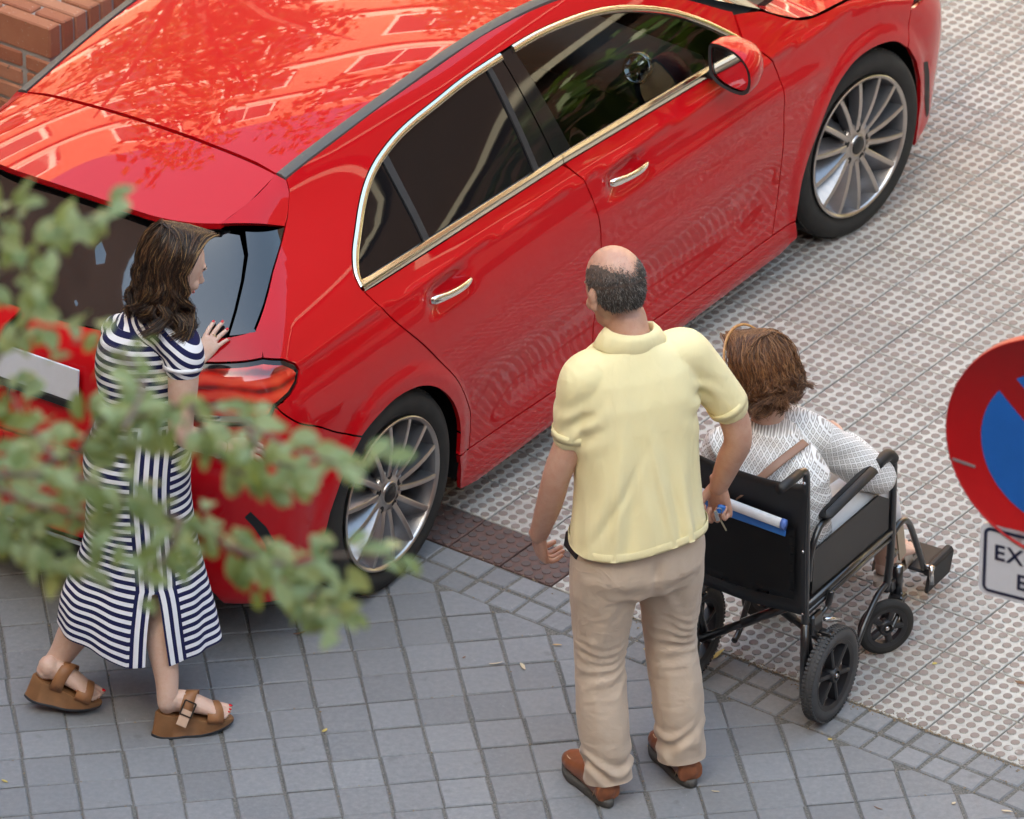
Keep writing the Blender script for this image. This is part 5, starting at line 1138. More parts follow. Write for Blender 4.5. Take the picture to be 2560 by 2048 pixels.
MB().lathe([(.0285, .0014), (.030, 0), (.0285, -.0014), (.027, 0)], (wrN-elN).normalized().to_track_quat('Z', 'Y').to_matrix(), wrN*.93+elN*.07, 32, closed=True).build('bracelet', plain('gold', (.75, .55, .22), .2, 1.0), wom, True)
MB().lathe([(.0092, .0016), (.0100, 0), (.0092, -.0016), (.0086, 0)], (hdF-wrF).normalized().to_track_quat('Z', 'Y').to_matrix(), wrF+(hdF-wrF).normalized()*.102*.92, 20, closed=True).build('ring', plain('ring_gold', (.75, .6, .35), .2, 1.0), wom, True)
# wedge sandals
M_TAN = plain('tan_strap', (.30, .13, .055), .5, 0, .2, 40); M_WEDGE = plain('brown_wedge', (.22, .10, .04), .6, 0, .3, 30); M_BSOLE = plain('dark_sole', (.03, .035, .042), .7); M_BUCK = plain('bronze_buckle', (.05, .035, .025), .35, .8)
def sandal(heel, toe, up, tilt_clear=0.0, buckle=True):
    s = bpy.data.objects.new('sandal', None); link(s, wom); d = toe-heel; L = d.length; d = d.normalized(); up = (up-d*up.dot(d)).normalized(); sd = d.cross(up); n = 44
    def ringp(k, z):
        P = []
        for q in range(n):
            a = 2*math.pi*q/n; ca, sa = math.cos(a), math.sin(a); t = .5+.545*k*math.copysign(abs(ca)**.85, ca); w = np.interp(t, [-.05, .05, .2, .4, .65, .85, 1.05], [.022, .034, .036, .035, .046, .044, .028])*k; zz = z(t) if callable(z) else z
            P.append(heel+d*(t*L)+sd*(w*math.copysign(abs(sa)**.75, sa))+up*zz)
        return P
    top = lambda t: -.002+.004*math.cos(3*t); botd = lambda t: -np.interp(t, [-.1, .1, .5, .75, .95, 1.1], [.078, .076, .058, .040, .026, .012])*1.0
    rings = [ringp(.97, lambda t: botd(t)-.006), ringp(1.0, lambda t: botd(t)-.004), ringp(1.0, lambda t: botd(t)+.004), ringp(.985, lambda t: botd(t)+.0045), ringp(1.0, lambda t: top(t)-.004), ringp(.97, top)]
    V = [p for r in rings for p in r]; F = [(r*n+q, r*n+(q+1) % n, (r+1)*n+(q+1) % n, (r+1)*n+q) for r in range(5) for q in range(n)]; mi = [1]*(2*n)+[0]*(3*n); F += [tuple(range(n-1, -1, -1)), tuple(range(5*n, 6*n))]; mi += [1, 0]
    obj('wedge_sole', V, F, [M_WEDGE, M_BSOLE], s, False, mi); autosmooth(s.children[-1], 50)
    def strap(nm, t0, wd, hgt, slant, mat):
        V = []; m = 16
        for i in range(m+1):
            a = math.pi*i/m; x = -math.cos(a); z = math.sin(a)
            for q in (-1, 1):
                t = t0+q*wd/2/L+slant*x*.5
                hw = np.interp(t, [0, .2, .4, .65, .85], [.036, .038, .038, .048, .046])+.001
                V.append(heel+d*(t*L)+sd*(hw*x)+up*(-.006+(hgt)*z**.7))
        return obj(nm, V, [(2*i, 2*i+1, 2*i+3, 2*i+2) for i in range(m)], mat, s, True)
    a = strap('toe_strap', .72, .050, .044, .04, M_TAN); md = a.modifiers.new('s', 'SOLIDIFY'); md.thickness = .003; md.offset = 1
    a = strap('instep_strap', .40, .038, .083, -.16, M_TAN); md = a.modifiers.new('s', 'SOLIDIFY'); md.thickness = .003; md.offset = 1
    if buckle:
        V0 = heel+d*(.34*L)+sd*.036+up*.036; ax = (d*.35+up*.85-sd*.45).normalized(); nn = (sd*.85+up*.45).normalized(); ax = (ax-nn*ax.dot(nn)).normalized(); ay = ax.cross(nn); m = MB()
        for o_, h_ in (((.022, 0), (.0022, .018)), ((-.022, 0), (.0022, .018)), ((0, .018), (.022, .0022)), ((0, -.018), (.022, .0022))): m.box(V0+ax*o_[0]+ay*o_[1]+nn*.004, (h_[0], h_[1], .002), Matrix((ax, ay, nn)).transposed())
        m.build('buckle', M_BUCK, s); m = MB().box(V0-ax*.030+nn*.002, (.026, .0165, .0016), Matrix((ax, ay, nn)).transposed(), bev=.0012); m.build('strap_end', plain('strap_inside', (.52, .33, .22), .6), s)
    return s
sandal(fh, ftoe, Vector((0, 0, 1))); sandal(rh, rtoe, Vector((.35, 0, .94)), buckle=False)
# dress
DR = [(368, 808, 74, 52), (362, 835, 100, 76), (356, 870, 111, 88), (352, 920, 112, 88), (356, 965, 109, 86), (362, 1010, 108, 84), (352, 1080, 122, 94), (343, 1150, 133, 104), (344, 1215, 130, 104), (348, 1290, 134, 106), (352, 1370, 144, 110), (350, 1450, 166, 122), (346, 1530, 188, 136), (348, 1606, 198, 146), (349, 1612, 198, 146)]
nu, nv = 128, 110; rows = spline([(wl_(px, py, 18.50).x, wl_(px, py, 18.50).y, wl_(px, py, 18.50).z, hw/830, dd/830) for px, py, hw, dd in DR], n=12); rows = np.array(rows); s_ = np.concatenate([[0], np.cumsum(np.linalg.norm(np.diff(rows[:, :3], axis=0), axis=1))]); vv = np.linspace(0, s_[-1], nv+1); rows = np.stack([np.interp(vv, s_, rows[:, k]) for k in range(5)], -1)
DY = R(-22)    # her right side turned to the viewer
V = []; UV = []
def dress_pt(j, th):
    cx, cy, cz, rx, ry = rows[j]; t = j/nv; e = .90
    x = rx*math.copysign(abs(math.cos(th))**e, math.cos(th)); y = ry*math.copysign(abs(math.sin(th))**e, math.sin(th))
    low = max(0, (t-.55)/.45); fold = 1+.045*low*math.sin(5*th+1.0+2*t)+.020*low*math.sin(11*th+4*t)+.012*math.sin(3*th+14*t)*(t > .3)
    wst = math.exp(-((t-.33)/.07)**2); fold += .018*wst*math.sin(9*th+30*t)
    # the trailing leg pulls the back hem out to the left and up
    zz = cz+low*(.030+.070*max(0, -math.cos(th))+.02*max(0, math.cos(th))); return Vector((cx+x*fold, cy+y*fold, zz))
PAN = -math.pi/2+.24      # side panel with upright stripes
pu = []
SL0, SL1 = PAN-.02, PAN+.16
for j in range(nv+1):
    for i in range(nu+1):
        th = PAN-math.pi+2*math.pi*i/nu
        t = j/nv
        p = dress_pt(j, th)
        V.append(p); 
F = []; uvd = {}
hwid = np.array([[0.0]*(nu+1)]*(nv+1))
for j in range(nv+1):
    acc = 0
    mid = nu//2
    for i in range(mid+1, nu+1): hwid[j][i] = hwid[j][i-1]+(V[j*(nu+1)+i]-V[j*(nu+1)+i-1]).length
    for i in range(mid-1, -1, -1): hwid[j][i] = hwid[j][i+1]-(V[j*(nu+1)+i]-V[j*(nu+1)+i+1]).length
# push a slit open near the panel middle
for j in range(nv+1):
    t = j/nv; op = max(0, (t-.765)/.235)**.7*.030
    for i in range(nu+1):
        w = hwid[j][i]
        if -.16 < w < .16:
            k = min(1.0, (.16-abs(w))/.09); V[j*(nu+1)+i] = V[j*(nu+1)+i]+Vector((1 if w >= 0 else -1, 0, 0))*op*k
for j in range(nv):
    t = j/nv
    for i in range(nu):
        if t > .765 and i in (nu//2-1, nu//2) and True:
            if i == nu//2-1: continue
        F.append((j*(nu+1)+i, j*(nu+1)+i+1, (j+1)*(nu+1)+i+1, (j+1)*(nu+1)+i))
VWAIST = float(np.interp(-wl_(356, 1035, 18.5).z, -rows[:, 2], vv))
def mat_stripe():
    t = NT('navy_white_stripe'); uv = t.n('ShaderNodeUVMap'); sx = t.n('ShaderNodeSeparateXYZ'); t.l(uv.outputs[0], sx.inputs[0]); u, v = sx.outputs[0], sx.outputs[1]
    p = t.oc(); wob = t.math('MULTIPLY', t.math('SUBTRACT', t.noise(p, 5, 2), .5), .010)
    sv = t.math('GREATER_THAN', t.math('FRACT', t.math('DIVIDE', t.math('ADD', v, wob), .0284)), .52); su = t.math('GREATER_THAN', t.math('FRACT', t.math('DIVIDE', t.math('ADD', u, .0065), .0284)), .46)
    inp = t.math('MULTIPLY', t.math('LESS_THAN', t.math('ABSOLUTE', u), .062), t.math('GREATER_THAN', v, VWAIST)); f = t.math('ADD', t.math('MULTIPLY', su, inp), t.math('MULTIPLY', sv, t.math('SUBTRACT', 1.0, inp)))
    navy = t.mix(t.noise(p, 30, 3), (.010, .012, .055), (.016, .019, .075)); white = t.mix(t.noise(p, 12, 3), (.74, .75, .78), (.84, .84, .85)); t.set(Base_Color=t.mix(f, navy, white), Roughness=.85); t.b.inputs['Specular IOR Level'].default_value = .2
    t.bump(t.math('ADD', t.noise(p, 900, 2), t.math('MULTIPLY', t.noise(p, 30, 3, .5, .5), .8)), .25, .004); return t.m
M_STR = mat_stripe()
# sleeve caps
dr = obj('dress', V, F, M_STR, wom, True); uvl = dr.data.uv_layers.new(name='UVMap')
for pl in dr.data.polygons:
    for li in pl.loop_indices:
        vi = dr.data.loops[li].vertex_index; j, i = divmod(vi, nu+1); uvl.data[li].uv = (hwid[j][i], vv[j])
def add_uv(o, fn):
    l = o.data.uv_layers.new(name='UVMap')
    for pl in o.data.polygons:
        for li in pl.loop_indices: l.data[li].uv = fn(o.data.vertices[o.data.loops[li].vertex_index].co)
b = MB()
yoke = [wl_(296, 836, 18.56), wl_(318, 815, 18.55), wl_(355, 803, 18.52), wl_(400, 812, 18.46), wl_(448, 846, 18.42), wl_(470, 872, 18.40)]
tubes(b, yoke, [(.026, .040), (.040, .054), (.046, .062), (.052, .064), (.048, .058), (.046, .050)], 24, 5, up=(0, 0, 1))
loft(b, [(wl_(px, py, 18.50), hw/830*1.01, dd/830*1.01) for px, py, hw, dd in DR[0:5]], 30)
tubes(b, [shN+Vector((-.03, .02, .01)), shN+Vector((.004, 0, -.02)), shN*.78+elN*.22], [.058, .060, .057], 22, 4); tubes(b, [shF+Vector((.04, -.01, 0)), shF+Vector((.0, .01, -.02)), shF*.8+elF*.2], [.048, .050, .048], 22, 4)
Vy, Fy, Ny = remesh(b, .006, 14, .6); yo = finish('bodice', Vy, Fy, M_STR, wom); ax = (shN-shF).normalized()
zt = wl_(356, 870, 18.5).z; j0 = float(np.interp(-zt, -rows[:, 2], vv))
_e = Vector((.92, -.39, 0)); _p0 = wl_(356, 870, 18.5)
add_uv(yo, lambda co: (1.0, j0+(zt-co.z)*.92-.55*((co-_p0).dot(_e))))
# straps edges of the sleeve
for (s0, e0, r0) in ((shN, elN, .0585), (shF, elF, .0545)):
    d = (e0-s0).normalized(); o = hemring(s0*.79+e0*.21, None, r0, r0, .013, plain('white_hem', (.80, .80, .82), .85), 'sleeve_hem', dr, d.to_track_quat('Z', 'Y').to_matrix())
# ---- hair
M_HW = [plain('hair_dark_brown', (.022, .012, .008), .34), plain('hair_brown', (.060, .030, .017), .36), plain('hair_auburn', (.125, .060, .028), .36), plain('hair_golden', (.27, .155, .065), .36)]
def long_hair(name, hc, hM, s, n, length, par, mats, wts, seed, rad=.0016, volume=1.0, part=(.02, .03), curl=.018, front=(35, 35), nlock=70, flip=.02, fluff=0.0, lv=(.80, 1.06)):
    """strands combed from a parting over the skull, hanging in wavy locks; front = clear angles right and left of the face"""
    rg = np.random.default_rng(seed); Mi = np.array(hM); c = np.array(hc); paths = []; Rr = np.array([.080, .100, .096])*s*volume; cen = np.array([0, -.016*s, .034*s])
    locks = [(rg.uniform(front[0], 360-front[1]), rg.uniform(.96, 1.10), rg.uniform(0, 6.28), rg.uniform(7, 13), rg.uniform(lv[0], lv[1]), rg.normal(0, .010, 2), rg.uniform(-.4, 1.0)) for _ in range(nlock)]
    for k in range(n):
        lk = locks[k % nlock]; az = lk[0]+rg.normal(0, 3.2); a = R(az); dirh = np.array([math.sin(a), math.cos(a), 0]); st = np.array([part[0]*s+rg.normal(0, .005), (part[1]+rg.normal(0, .035))*s-.02*s*(math.cos(a) < 0), 0]); P = []
        lay = lk[1]+rg.normal(0, .018)-.17*max(0, math.cos(a)+.12)
        for t in np.linspace(.05, 1.0, 9):
            ph = t*R(102); d = dirh*math.sin(ph)+np.array([0, 0, 1])*math.cos(ph); q = cen+d*Rr*(1+(lay-1)*min(1, t*1.6))+st*(1-t)**2; P.append(c+Mi@q+fluff*rg.normal(0, 1, 3)*t)
        base = P[-1]; L = length*lk[4]*rg.uniform(.93, 1.05); ouw = Mi@dirh; ouw[2] = 0; ouw /= np.linalg.norm(ouw)+1e-9; tg = np.cross(ouw, [0, 0, 1]); j = rg.normal(0, .0035, 2)
        for q in np.linspace(.10, 1, 10):
            wob = curl*(q**1.2)*math.sin(lk[3]*q+lk[2]); wo2 = curl*.7*(q**1.2)*math.cos(lk[3]*q*.9+lk[2]*1.7); out = .010*math.sin(q*2.6)-.022*q*q+flip*max(0, q-.72)/.28*lk[6]
            P.append(base+np.array([0, 0, -L*q])+ouw*(out+wo2+j[0]*q)+tg*(wob+j[1]*q)+np.array([lk[5][0]*q, lk[5][1]*q, 0])+fluff*rg.normal(0, 1, 3))
        paths.append(P)
    return strands(name, paths, rad, mats, par, wts, seed)
b = MB(); Pp = lambda x, y, z: hc+hM @ Vector((x*WS, y*WS, z*WS))
b.ball(Pp(0, -.024, .038), (.078*WS, .092*WS, .090*WS), hM, 24, 16)
for q in (-1, 0, 1): tubes(b, [Pp(q*.030, -.040, .03), Pp(q*.045, -.040, -.03)+Vector((0, 0, -.01)), Pp(q*.045, -.036, -.05)+Vector((0, 0, -.05)), Pp(q*.04, -.030, -.06)+Vector((0, 0, -.08))], [.040, .034, .028, .018], 16, 4)
Vh, Fh, _ = remesh(b, .006, 3)
# keep the face free
inv = np.array(hM.inverted()); q = (Vh-np.array(hc))@inv.T; keepv = ~((q[:, 1] > .045*WS) & (q[:, 2] < .075*WS)); Fh = [f for f in Fh if all(keepv[i] for i in f)]
hw = finish('hair_mass', Vh, Fh, M_HW[0], wom)
def pushw(p):
    return p
long_hair('hair', hc, hM, WS, 6500, .195, wom, M_HW, [.50, .28, .14, .08], 3, .0015, 1.12, (.012, .03), .036, (86, 78), 70, .055, .0012)
# ---------- the seated woman
LO = Vector((.7545, 18.555, 0)); lady = empty('person', LO, 0, 'seated woman with short brown hair and white patterned blouse in the wheelchair', 'person')
def ll(px, py, Y): return at(px, py, Y=Y)-LO
wcM = Matrix.Rotation(WCA, 3, 'Z'); CL = lambda x, y, z: wcM @ Vector((x, y, z))
b = MB(); LS = .95; hc2 = ll(1898, 938, 18.70); hM2 = Matrix.Rotation(R(50), 3, 'Z') @ Matrix.Rotation(R(-20), 3, 'X')
eyes = head(b, hc2, hM2, LS, True); nb = ll(1918, 1040, 18.67)
tubes(b, [nb+Vector((.01, -.01, -.06)), nb, hc2+hM2 @ Vector((0, -.04, -.06))], [.055, .05, .05], 16, 4)
loft(b, [(CL(0, .10, .46), .10, .10), (CL(0, .06, .60), .10, .09), (CL(-.005, .05, .74), .10, .08), (CL(-.01, .05, .84), .07, .05)], 20)
sR = ll(2020, 1085, 18.70); eR = ll(2190, 1190, 18.80); wR = ll(2095, 1095, 19.02); kR = CL(.095, .50, .50); kL = CL(-.10, .50, .50)
sL = CL(-.165, .03, .80); eL = CL(-.215, .17, .62); wL_ = CL(-.10, .36, .58)
tubes(b, [sR, sR*.5+eR*.5, eR], [.045, .042, .035], 14, 4); tubes(b, [eR, eR*.5+wR*.5, wR], [.036, .034, .024], 14, 4); tubes(b, [sL, eL], [.044, .038], 14, 4); tubes(b, [eL, wL_], [.036, .024], 14, 4)
for kx, hx, fx in ((.095, .085, .085), (-.10, -.085, -.085)):
    tubes(b, [CL(hx, .05, .49), CL((hx+kx)/2, .28, .51), CL(kx, .48, .505), CL(kx*.95, .55, .42), CL(fx, .60, .30), CL(fx, .62, .17)], [.085, .075, .060, .052, .047, .034], 16, 5)
V1, F1_, _ = remesh(b, .0055, 3)
hb = MB(); hand(hb, wR, (ll(2050, 1060, 19.08)-wR).normalized(), Vector((-.2, .1, -1)), -1, (.4, .45, .5, .5), .06, (.5, .2), .92); hand(hb, wL_, CL(.3, .9, -.15), Vector((0, 0, -1)), 1, (.4, .45, .5, .5), .06, (.5, .2), .92); VN_, FN_, _ = remesh(hb, .003, 2)
b = MB()
for fx in (.085, -.085): foot(b, CL(fx, .585, .135), CL(fx, .80, .135), Vector((0, 0, 1)))
VA_, FA_, _ = remesh(b, .0035, 2); V, F = merge([(V1, F1_), (VN_, FN_), (VA_, FA_)]); finish('body', V, F, SKIN_L, lady)
for e in eyes: MB().ball(e, .0110).build('eye', M_EYE, lady, True)
M_BEIGE = plain('beige_sandal', (.42, .34, .27), .6)
for fx in (.085, -.085):
    s = bpy.data.objects.new('shoe', None); link(s, lady); so = []
    for z, k in ((-.010, 1.0), (.008, 1.0)):
        for q in range(32):
            a = 2*math.pi*q/32; yy = .685+.135*math.sin(a); w = np.interp(yy, [.55, .60, .70, .78, .82], [.028, .034, .036, .044, .030]); so.append(CL(fx+w*math.cos(a), yy, .128+z))
    obj('sole', so, [(q, (q+1) % 32, 32+(q+1) % 32, 32+q) for q in range(32)]+[tuple(range(31, -1, -1)), tuple(range(32, 64))], M_BEIGE, s)
    for y0, h in ((.70, .055), (.63, .075)):
        V = []
        for i in range(15):
            a = math.pi*i/14
            for yy in (-.022, .022): V.append(CL(fx-.042*math.cos(a), y0+yy, .130+h*math.sin(a)**.8))
        o = obj('strap', V, [(2*i, 2*i+1, 2*i+3, 2*i+2) for i in range(14)], M_BEIGE, s, True); md = o.modifiers.new('s', 'SOLIDIFY'); md.thickness = .003; md.offset = 1
# blouse with printed lozenges
def mat_lozenge():
    t = NT('lozenge_print'); uv = t.n('ShaderNodeUVMap'); sx = t.n('ShaderNodeSeparateXYZ'); t.l(uv.outputs[0], sx.inputs[0]); u, v = sx.outputs[0], sx.outputs[1]
    U = t.math('DIVIDE', u, .0200); Vv = t.math('DIVIDE', v, .0300); a = t.math('ADD', U, Vv); bb = t.math('SUBTRACT', U, Vv)
    fa = t.math('ABSOLUTE', t.math('SUBTRACT', t.math('FRACT', a), .5)); fb = t.math('ABSOLUTE', t.math('SUBTRACT', t.math('FRACT', bb), .5)); m = t.math('MAXIMUM', fa, fb)
    c = t.ramp(m, [(.0, (.30, .27, .23)), (.06, (.30, .27, .23)), (.09, (.80, .79, .77)), (.20, (.80, .79, .77)), (.25, (.32, .295, .265)), (.335, (.34, .31, .28)), (.385, (.82, .81, .79)), (.5, (.86, .85, .83))])
    p = t.oc(); c = t.mix(t.math('MULTIPLY', t.noise(p, 8, 3), .15), c, (.7, .68, .66)); t.set(Base_Color=c, Roughness=.85); t.b.inputs['Specular IOR Level'].default_value = .2; t.bump(t.math('ADD', t.noise(p, 500, 2), t.math('MULTIPLY', t.noise(p, 22, 3, .5, .8), 1.2)), .3, .005); return t.m
M_LOZ = mat_lozenge(); b = MB()
loft(b, [(CL(0, .09, .44), .175, .15, WCA), (CL(0, .06, .56), .170, .145, WCA), (CL(-.002, .045, .68), .178, .135, WCA), (CL(-.005, .045, .78), .180, .118, WCA), (CL(-.008, .05, .84), .145, .088, WCA), (CL(-.012, .058, .875), .092, .070, WCA), (CL(-.014, .062, .905), .072, .060, WCA)], 36, 2.3)
tubes(b, [sR+Vector((-.05, .02, .01)), sR, sR*.6+eR*.4, sR*.15+eR*.85, eR+Vector((.006, .006, -.004))], [.070, .070, .066, .064, .056], 20, 5); tubes(b, [eR+Vector((.006, .006, -.004)), eR*.6+wR*.4, eR*.25+wR*.75], [.058, .054, .047], 20, 4)
tubes(b, [sL+Vector((.04, 0, 0)), sL, eL], [.066, .066, .058], 18, 4); tubes(b, [eL, eL*.3+wL_*.7], [.056, .045], 18, 4)
V, F, N = remesh(b, .0065, 5)
def bl_fold(V): x, y, z = V.T; return .004*nz(V, (14, 14, 9))+.003*np.sin(z*70+x*40+4*nz(V, (6, 6, 6)))*np.clip((z-.45)*4, 0, 1)*.7
V = folds(V, N, bl_fold); bl = finish('blouse', V, F, M_LOZ, lady)
axm = np.array([(sR-sL).normalized()[k] for k in range(3)]); arm = np.array(eR-sR); al = np.linalg.norm(arm); an = arm/al; s0 = np.array(sR)
def bl_uv(co):
    c = np.array(co); t = (c-s0)@an
    if t > .03 and np.linalg.norm((c-s0)-an*t) < .085: 
        r = (c-s0)-an*t; up = np.array([0, 0, 1.])-an*an[2]; up /= np.linalg.norm(up); return (math.atan2(r@np.cross(an, up), r@up)*.064, t)
    return (c@axm+.25*((c-s0)@np.array([axm[1], -axm[0], 0])), c[2]*1.12)
add_uv(bl, bl_uv)
# skirt / trousers over the lap
b = MB()
for kx, hx in ((.095, .085), (-.10, -.085)): tubes(b, [CL(hx, .02, .48), CL((hx+kx)/2, .28, .505), CL(kx, .47, .505), CL(kx, .53, .45), CL(kx*.96, .57, .36)], [.105, .094, .076, .066, .064], 18, 5)
b.ball(CL(0, .12, .47), (.16, .15, .09)); V, F, N = remesh(b, .007, 4); finish('trousers', V, F, mat_cloth('white_trousers', (.70, .68, .66), (.78, .77, .76), 700, .85, .6, (14, 14, 14), .008), lady)
# bag strap across the back
P = [CL(.098, .06, .885), CL(.070, -.045, .862), CL(.02, -.100, .805), CL(-.05, -.112, .735), CL(-.13, -.088, .64), CL(-.19, .01, .53)]; Q = spline([tuple(p) for p in P], n=6); m = MB().tube([tuple(q) for q in Q], [(.0035, .014)]*len(Q), 10, upv=tuple(CL(0, -1, .4))); m.build('bag_strap', plain('brown_leather_strap', (.30, .165, .11), .5), lady, True)
# hair, headband and glasses
M_HL = [plain('hair_lady_dark', (.085, .034, .016), .38), plain('hair_lady_brown', (.17, .072, .032), .38), plain('hair_lady_light', (.28, .135, .062), .38)]
b = MB(); Pl = lambda x, y, z: hc2+hM2 @ Vector((x*LS, y*LS, z*LS)); b.ball(Pl(0, -.026, .036), (.088*LS, .100*LS, .096*LS), hM2, 24, 16); b.ball(Pl(0, -.052, -.035), (.082*LS, .066*LS, .075*LS), hM2, 20, 14)
Vh, Fh, _ = remesh(b, .006, 3); inv = np.array(hM2.inverted()); q = (Vh-np.array(hc2))@inv.T; keepv = ~((q[:, 1] > .030*LS) & (q[:, 2] < .078*LS)); Fh = [f for f in Fh if all(keepv[i] for i in f)]; finish('hair_mass', Vh, Fh, M_HL[0], lady)
long_hair('hair', hc2, hM2, LS, 6000, .098, lady, M_HL, [.34, .40, .26], 8, .0015, 1.18, (-.01, .03), .024, (76, 68), 110, .06, .0036, (.45, 1.12))
arc = [hc2+hM2 @ Vector((.108*LS*math.cos(a), (.030+.012*math.sin(a))*LS, (.034+.130*math.sin(a))*LS)) for a in np.linspace(R(8), R(172), 24)]
MB().tube([tuple(p) for p in arc], [(.0022, .0045)]*24, 8).build('hairband', plain('tortoise_band', (.45, .22, .08), .25, 0, .5, 90), lady, True)
gl = bpy.data.objects.new('glasses', None); link(gl, lady); gm = MB()
for q in (-1, 1):
    gm.lathe([(.021, .0015), (.0235, 0), (.021, -.0015)], hM2 @ Matrix.Rotation(R(90), 3, 'X'), Pl(q*.032, .092, .004), 20, closed=True); gm.tube([Pl(q*.056, .088, .008), Pl(q*.078, .04, .008), Pl(q*.080, -.015, .006)], .0022, 6)
gm.build('glasses_frame', plain('dark_frame', (.06, .025, .015), .3), gl, True)
# ------------------------------------------------------------------ no-parking sign in the right foreground
sd_ = (1360+6)/FPX; sc = at(2659, 1132, Y=14.80); SE = Vector((.893, -.45, 0)); SN = Vector((-.45, -.893, 0)); SZ = Vector((0, 0, 1))
SM = Matrix((SE, SZ, SN)).transposed()    # local x right, y up, z towards viewer
sgn_ = empty('no_parking_sign', (sc.x, sc.y, 0), 0, 'round red and blue no parking sign with white plate below', 'sign')
L = lambda v: Vector(v)-sgn_.location
M_SRED = plain('sign_red', (.48, .008, .012), .35, 0, .10, 20); M_SBLUE = plain('sign_blue', (.010, .14, .52), .35, 0, .10, 20); M_SBACK = plain('sign_grey', (.42, .42, .42), .5, .6); M_SWHITE = plain('plate_white', (.74, .76, .80), .35, 0, .05); M_NAVY = plain('navy_print', (.012, .016, .05), .4)
def disc(name, r0, r1, h, mat, par, n=96, edge=0.0):
    m = MB()
    if r0 <= 0: m.lathe([(0, h), (r1, h)]+([(r1+.002, h-.004), (r1+.002, h-edge)] if edge else []), SM, L(sc), n)
    else: m.lathe([(r0, h), (r1, h)], SM, L(sc), n)
    return m.build(name, mat, par)
R_ = .300
bk = disc('back_plate', 0, R_, -.010, M_SBACK, sgn_)
rg2 = MB().lathe([(.0, .0), (R_-.004, .0), (R_, .004), (R_+.003, .003), (R_+.003, -.022), (R_-.004, -.024)], SM, L(sc), 120).build('red_disc', M_SRED, sgn_); autosmooth(rg2, 50)
# blue field in two pieces either side of the red bar
def half(sign):
    rr = .212; b = .030; pts = []
    a0 = math.asin(b/rr)
    for k in range(41):
        a = a0+(math.pi-2*a0)*k/40; pts.append((rr*math.cos(a), rr*math.sin(a)))
    if sign < 0: pts = [(-x, -y) for x, y in pts]
    rot = math.radians(-45); V = [L(sc)+SM @ Vector((x*math.cos(rot)-y*math.sin(rot), x*math.sin(rot)+y*math.cos(rot), .0012)) for x, y in pts]
    return obj('blue_field', V, [tuple(range(len(V)))], M_SBLUE, sgn_)
half(1); half(-1)
MB().box(L(sc)+SM @ Vector((-.258, -.094, .001)), (.034, .0035, .0008), SM @ Matrix.Rotation(R(-6), 3, 'Z')).build('scratch', M_SBACK, sgn_)
MB().tube([L(sc)+Vector((SN.x, SN.y, 0))*-.06+Vector((0, 0, -3.15)), L(sc)+Vector((SN.x, SN.y, 0))*-.06+Vector((0, 0, .33))], .030, 16).build('pole', M_SBACK, sgn_, True)
pc = L(sc)+SM @ Vector((0, -.345, .0))
def rrect(w, h, r, z, n=6):
    P = []
    for cx, cy, a in ((w-r, h-r, 0), (-w+r, h-r, 90), (-w+r, -h+r, 180), (w-r, -h+r, 270)):
        for k in range(n+1): P.append((cx+r*math.cos(R(a+90*k/n)), cy+r*math.sin(R(a+90*k/n)), z))
    return P
def plate(name, w, h, r, z0, z1, mat):
    a = rrect(w, h, r, z1); b = rrect(w, h, r, z0); n = len(a); V = [pc+SM @ Vector(p) for p in a+b]
    return obj(name, V, [tuple(range(n)), tuple(range(2*n-1, n-1, -1))]+[(i, n+i, n+(i+1) % n, (i+1) % n) for i in range(n)], mat, sgn_)
plate('plate', .205, .100, .022, -.016, .0, M_SWHITE); 
def ring(name, w, h, r, t, z, mat):
    a = rrect(w, h, r, z); b = rrect(w-t, h-t, max(.004, r-t), z); n = len(a); V = [pc+SM @ Vector(p) for p in a+b]
    return obj(name, V, [(i, (i+1) % n, n+(i+1) % n, n+i) for i in range(n)], mat, sgn_)
ring('plate_border', .195, .090, .018, .0085, .0012, M_NAVY)
def text(s, x, y, size, name):
    cu = bpy.data.curves.new(name, 'FONT'); cu.body = s; cu.size = size; cu.space_character = 1.12; cu.offset = .0012
    o = bpy.data.objects.new(name, cu); C.objects.link(o); dg = bpy.context.evaluated_depsgraph_get(); me = bpy.data.meshes.new_from_object(o.evaluated_get(dg)); bpy.data.objects.remove(o)
    me.materials.clear(); me.materials.append(M_NAVY)
    for v in me.vertices: v.co = pc+SM @ Vector((x+v.co.x, y+v.co.y, .0015))
    ob = bpy.data.objects.new(name, me); link(ob, sgn_); return ob
text('EXC', -.168, .006, .060, 'lettering'); text('E', -.108, -.062, .060, 'lettering')
# ------------------------------------------------------------------ brick planter behind the car
M_BR = []
for k, (a, b) in enumerate((((.30, .105, .055), (.38, .16, .09)), ((.34, .135, .075), (.43, .20, .125)), ((.27, .09, .05), (.35, .13, .07)))):
    t = NT('brick_%s' % ('red', 'orange', 'dark')[k]); p = t.oc(); n1 = t.noise(p, 14, 4); n2 = t.noise(p, 90, 4)
    c = t.mix(n1, a, b); c = t.mix(t.ramp(n2, [(.62, (0, 0, 0)), (.72, (.7, .7, .7))]), c, (.45, .33, .26)); c = t.mix(t.ramp(t.noise(p, 40, 2), [(.68, (0, 0, 0)), (.74, (1, 1, 1))]), c, (.10, .07, .05))
    t.set(Base_Color=c, Roughness=.85); t.bump(n2, .5, .004); M_BR.append(t.m)
M_MORT = plain('grey_mortar', (.30, .295, .285), .95, 0, .15, 60, bump=.5, bs=300)
PZ = .78; c0 = at(122, 74, z=PZ); A1 = R(51); A2 = R(143); w1 = Vector((math.cos(A1), math.sin(A1), 0)); w2 = Vector((math.cos(A2), math.sin(A2), 0))
plt = empty('brick_planter', (c0.x, c0.y, 0), 0, 'red brick planter wall with grey mortar behind the car', 'planter')
PMx = Matrix((w1, w2, SZ)).transposed()
bmesh_cache = {}
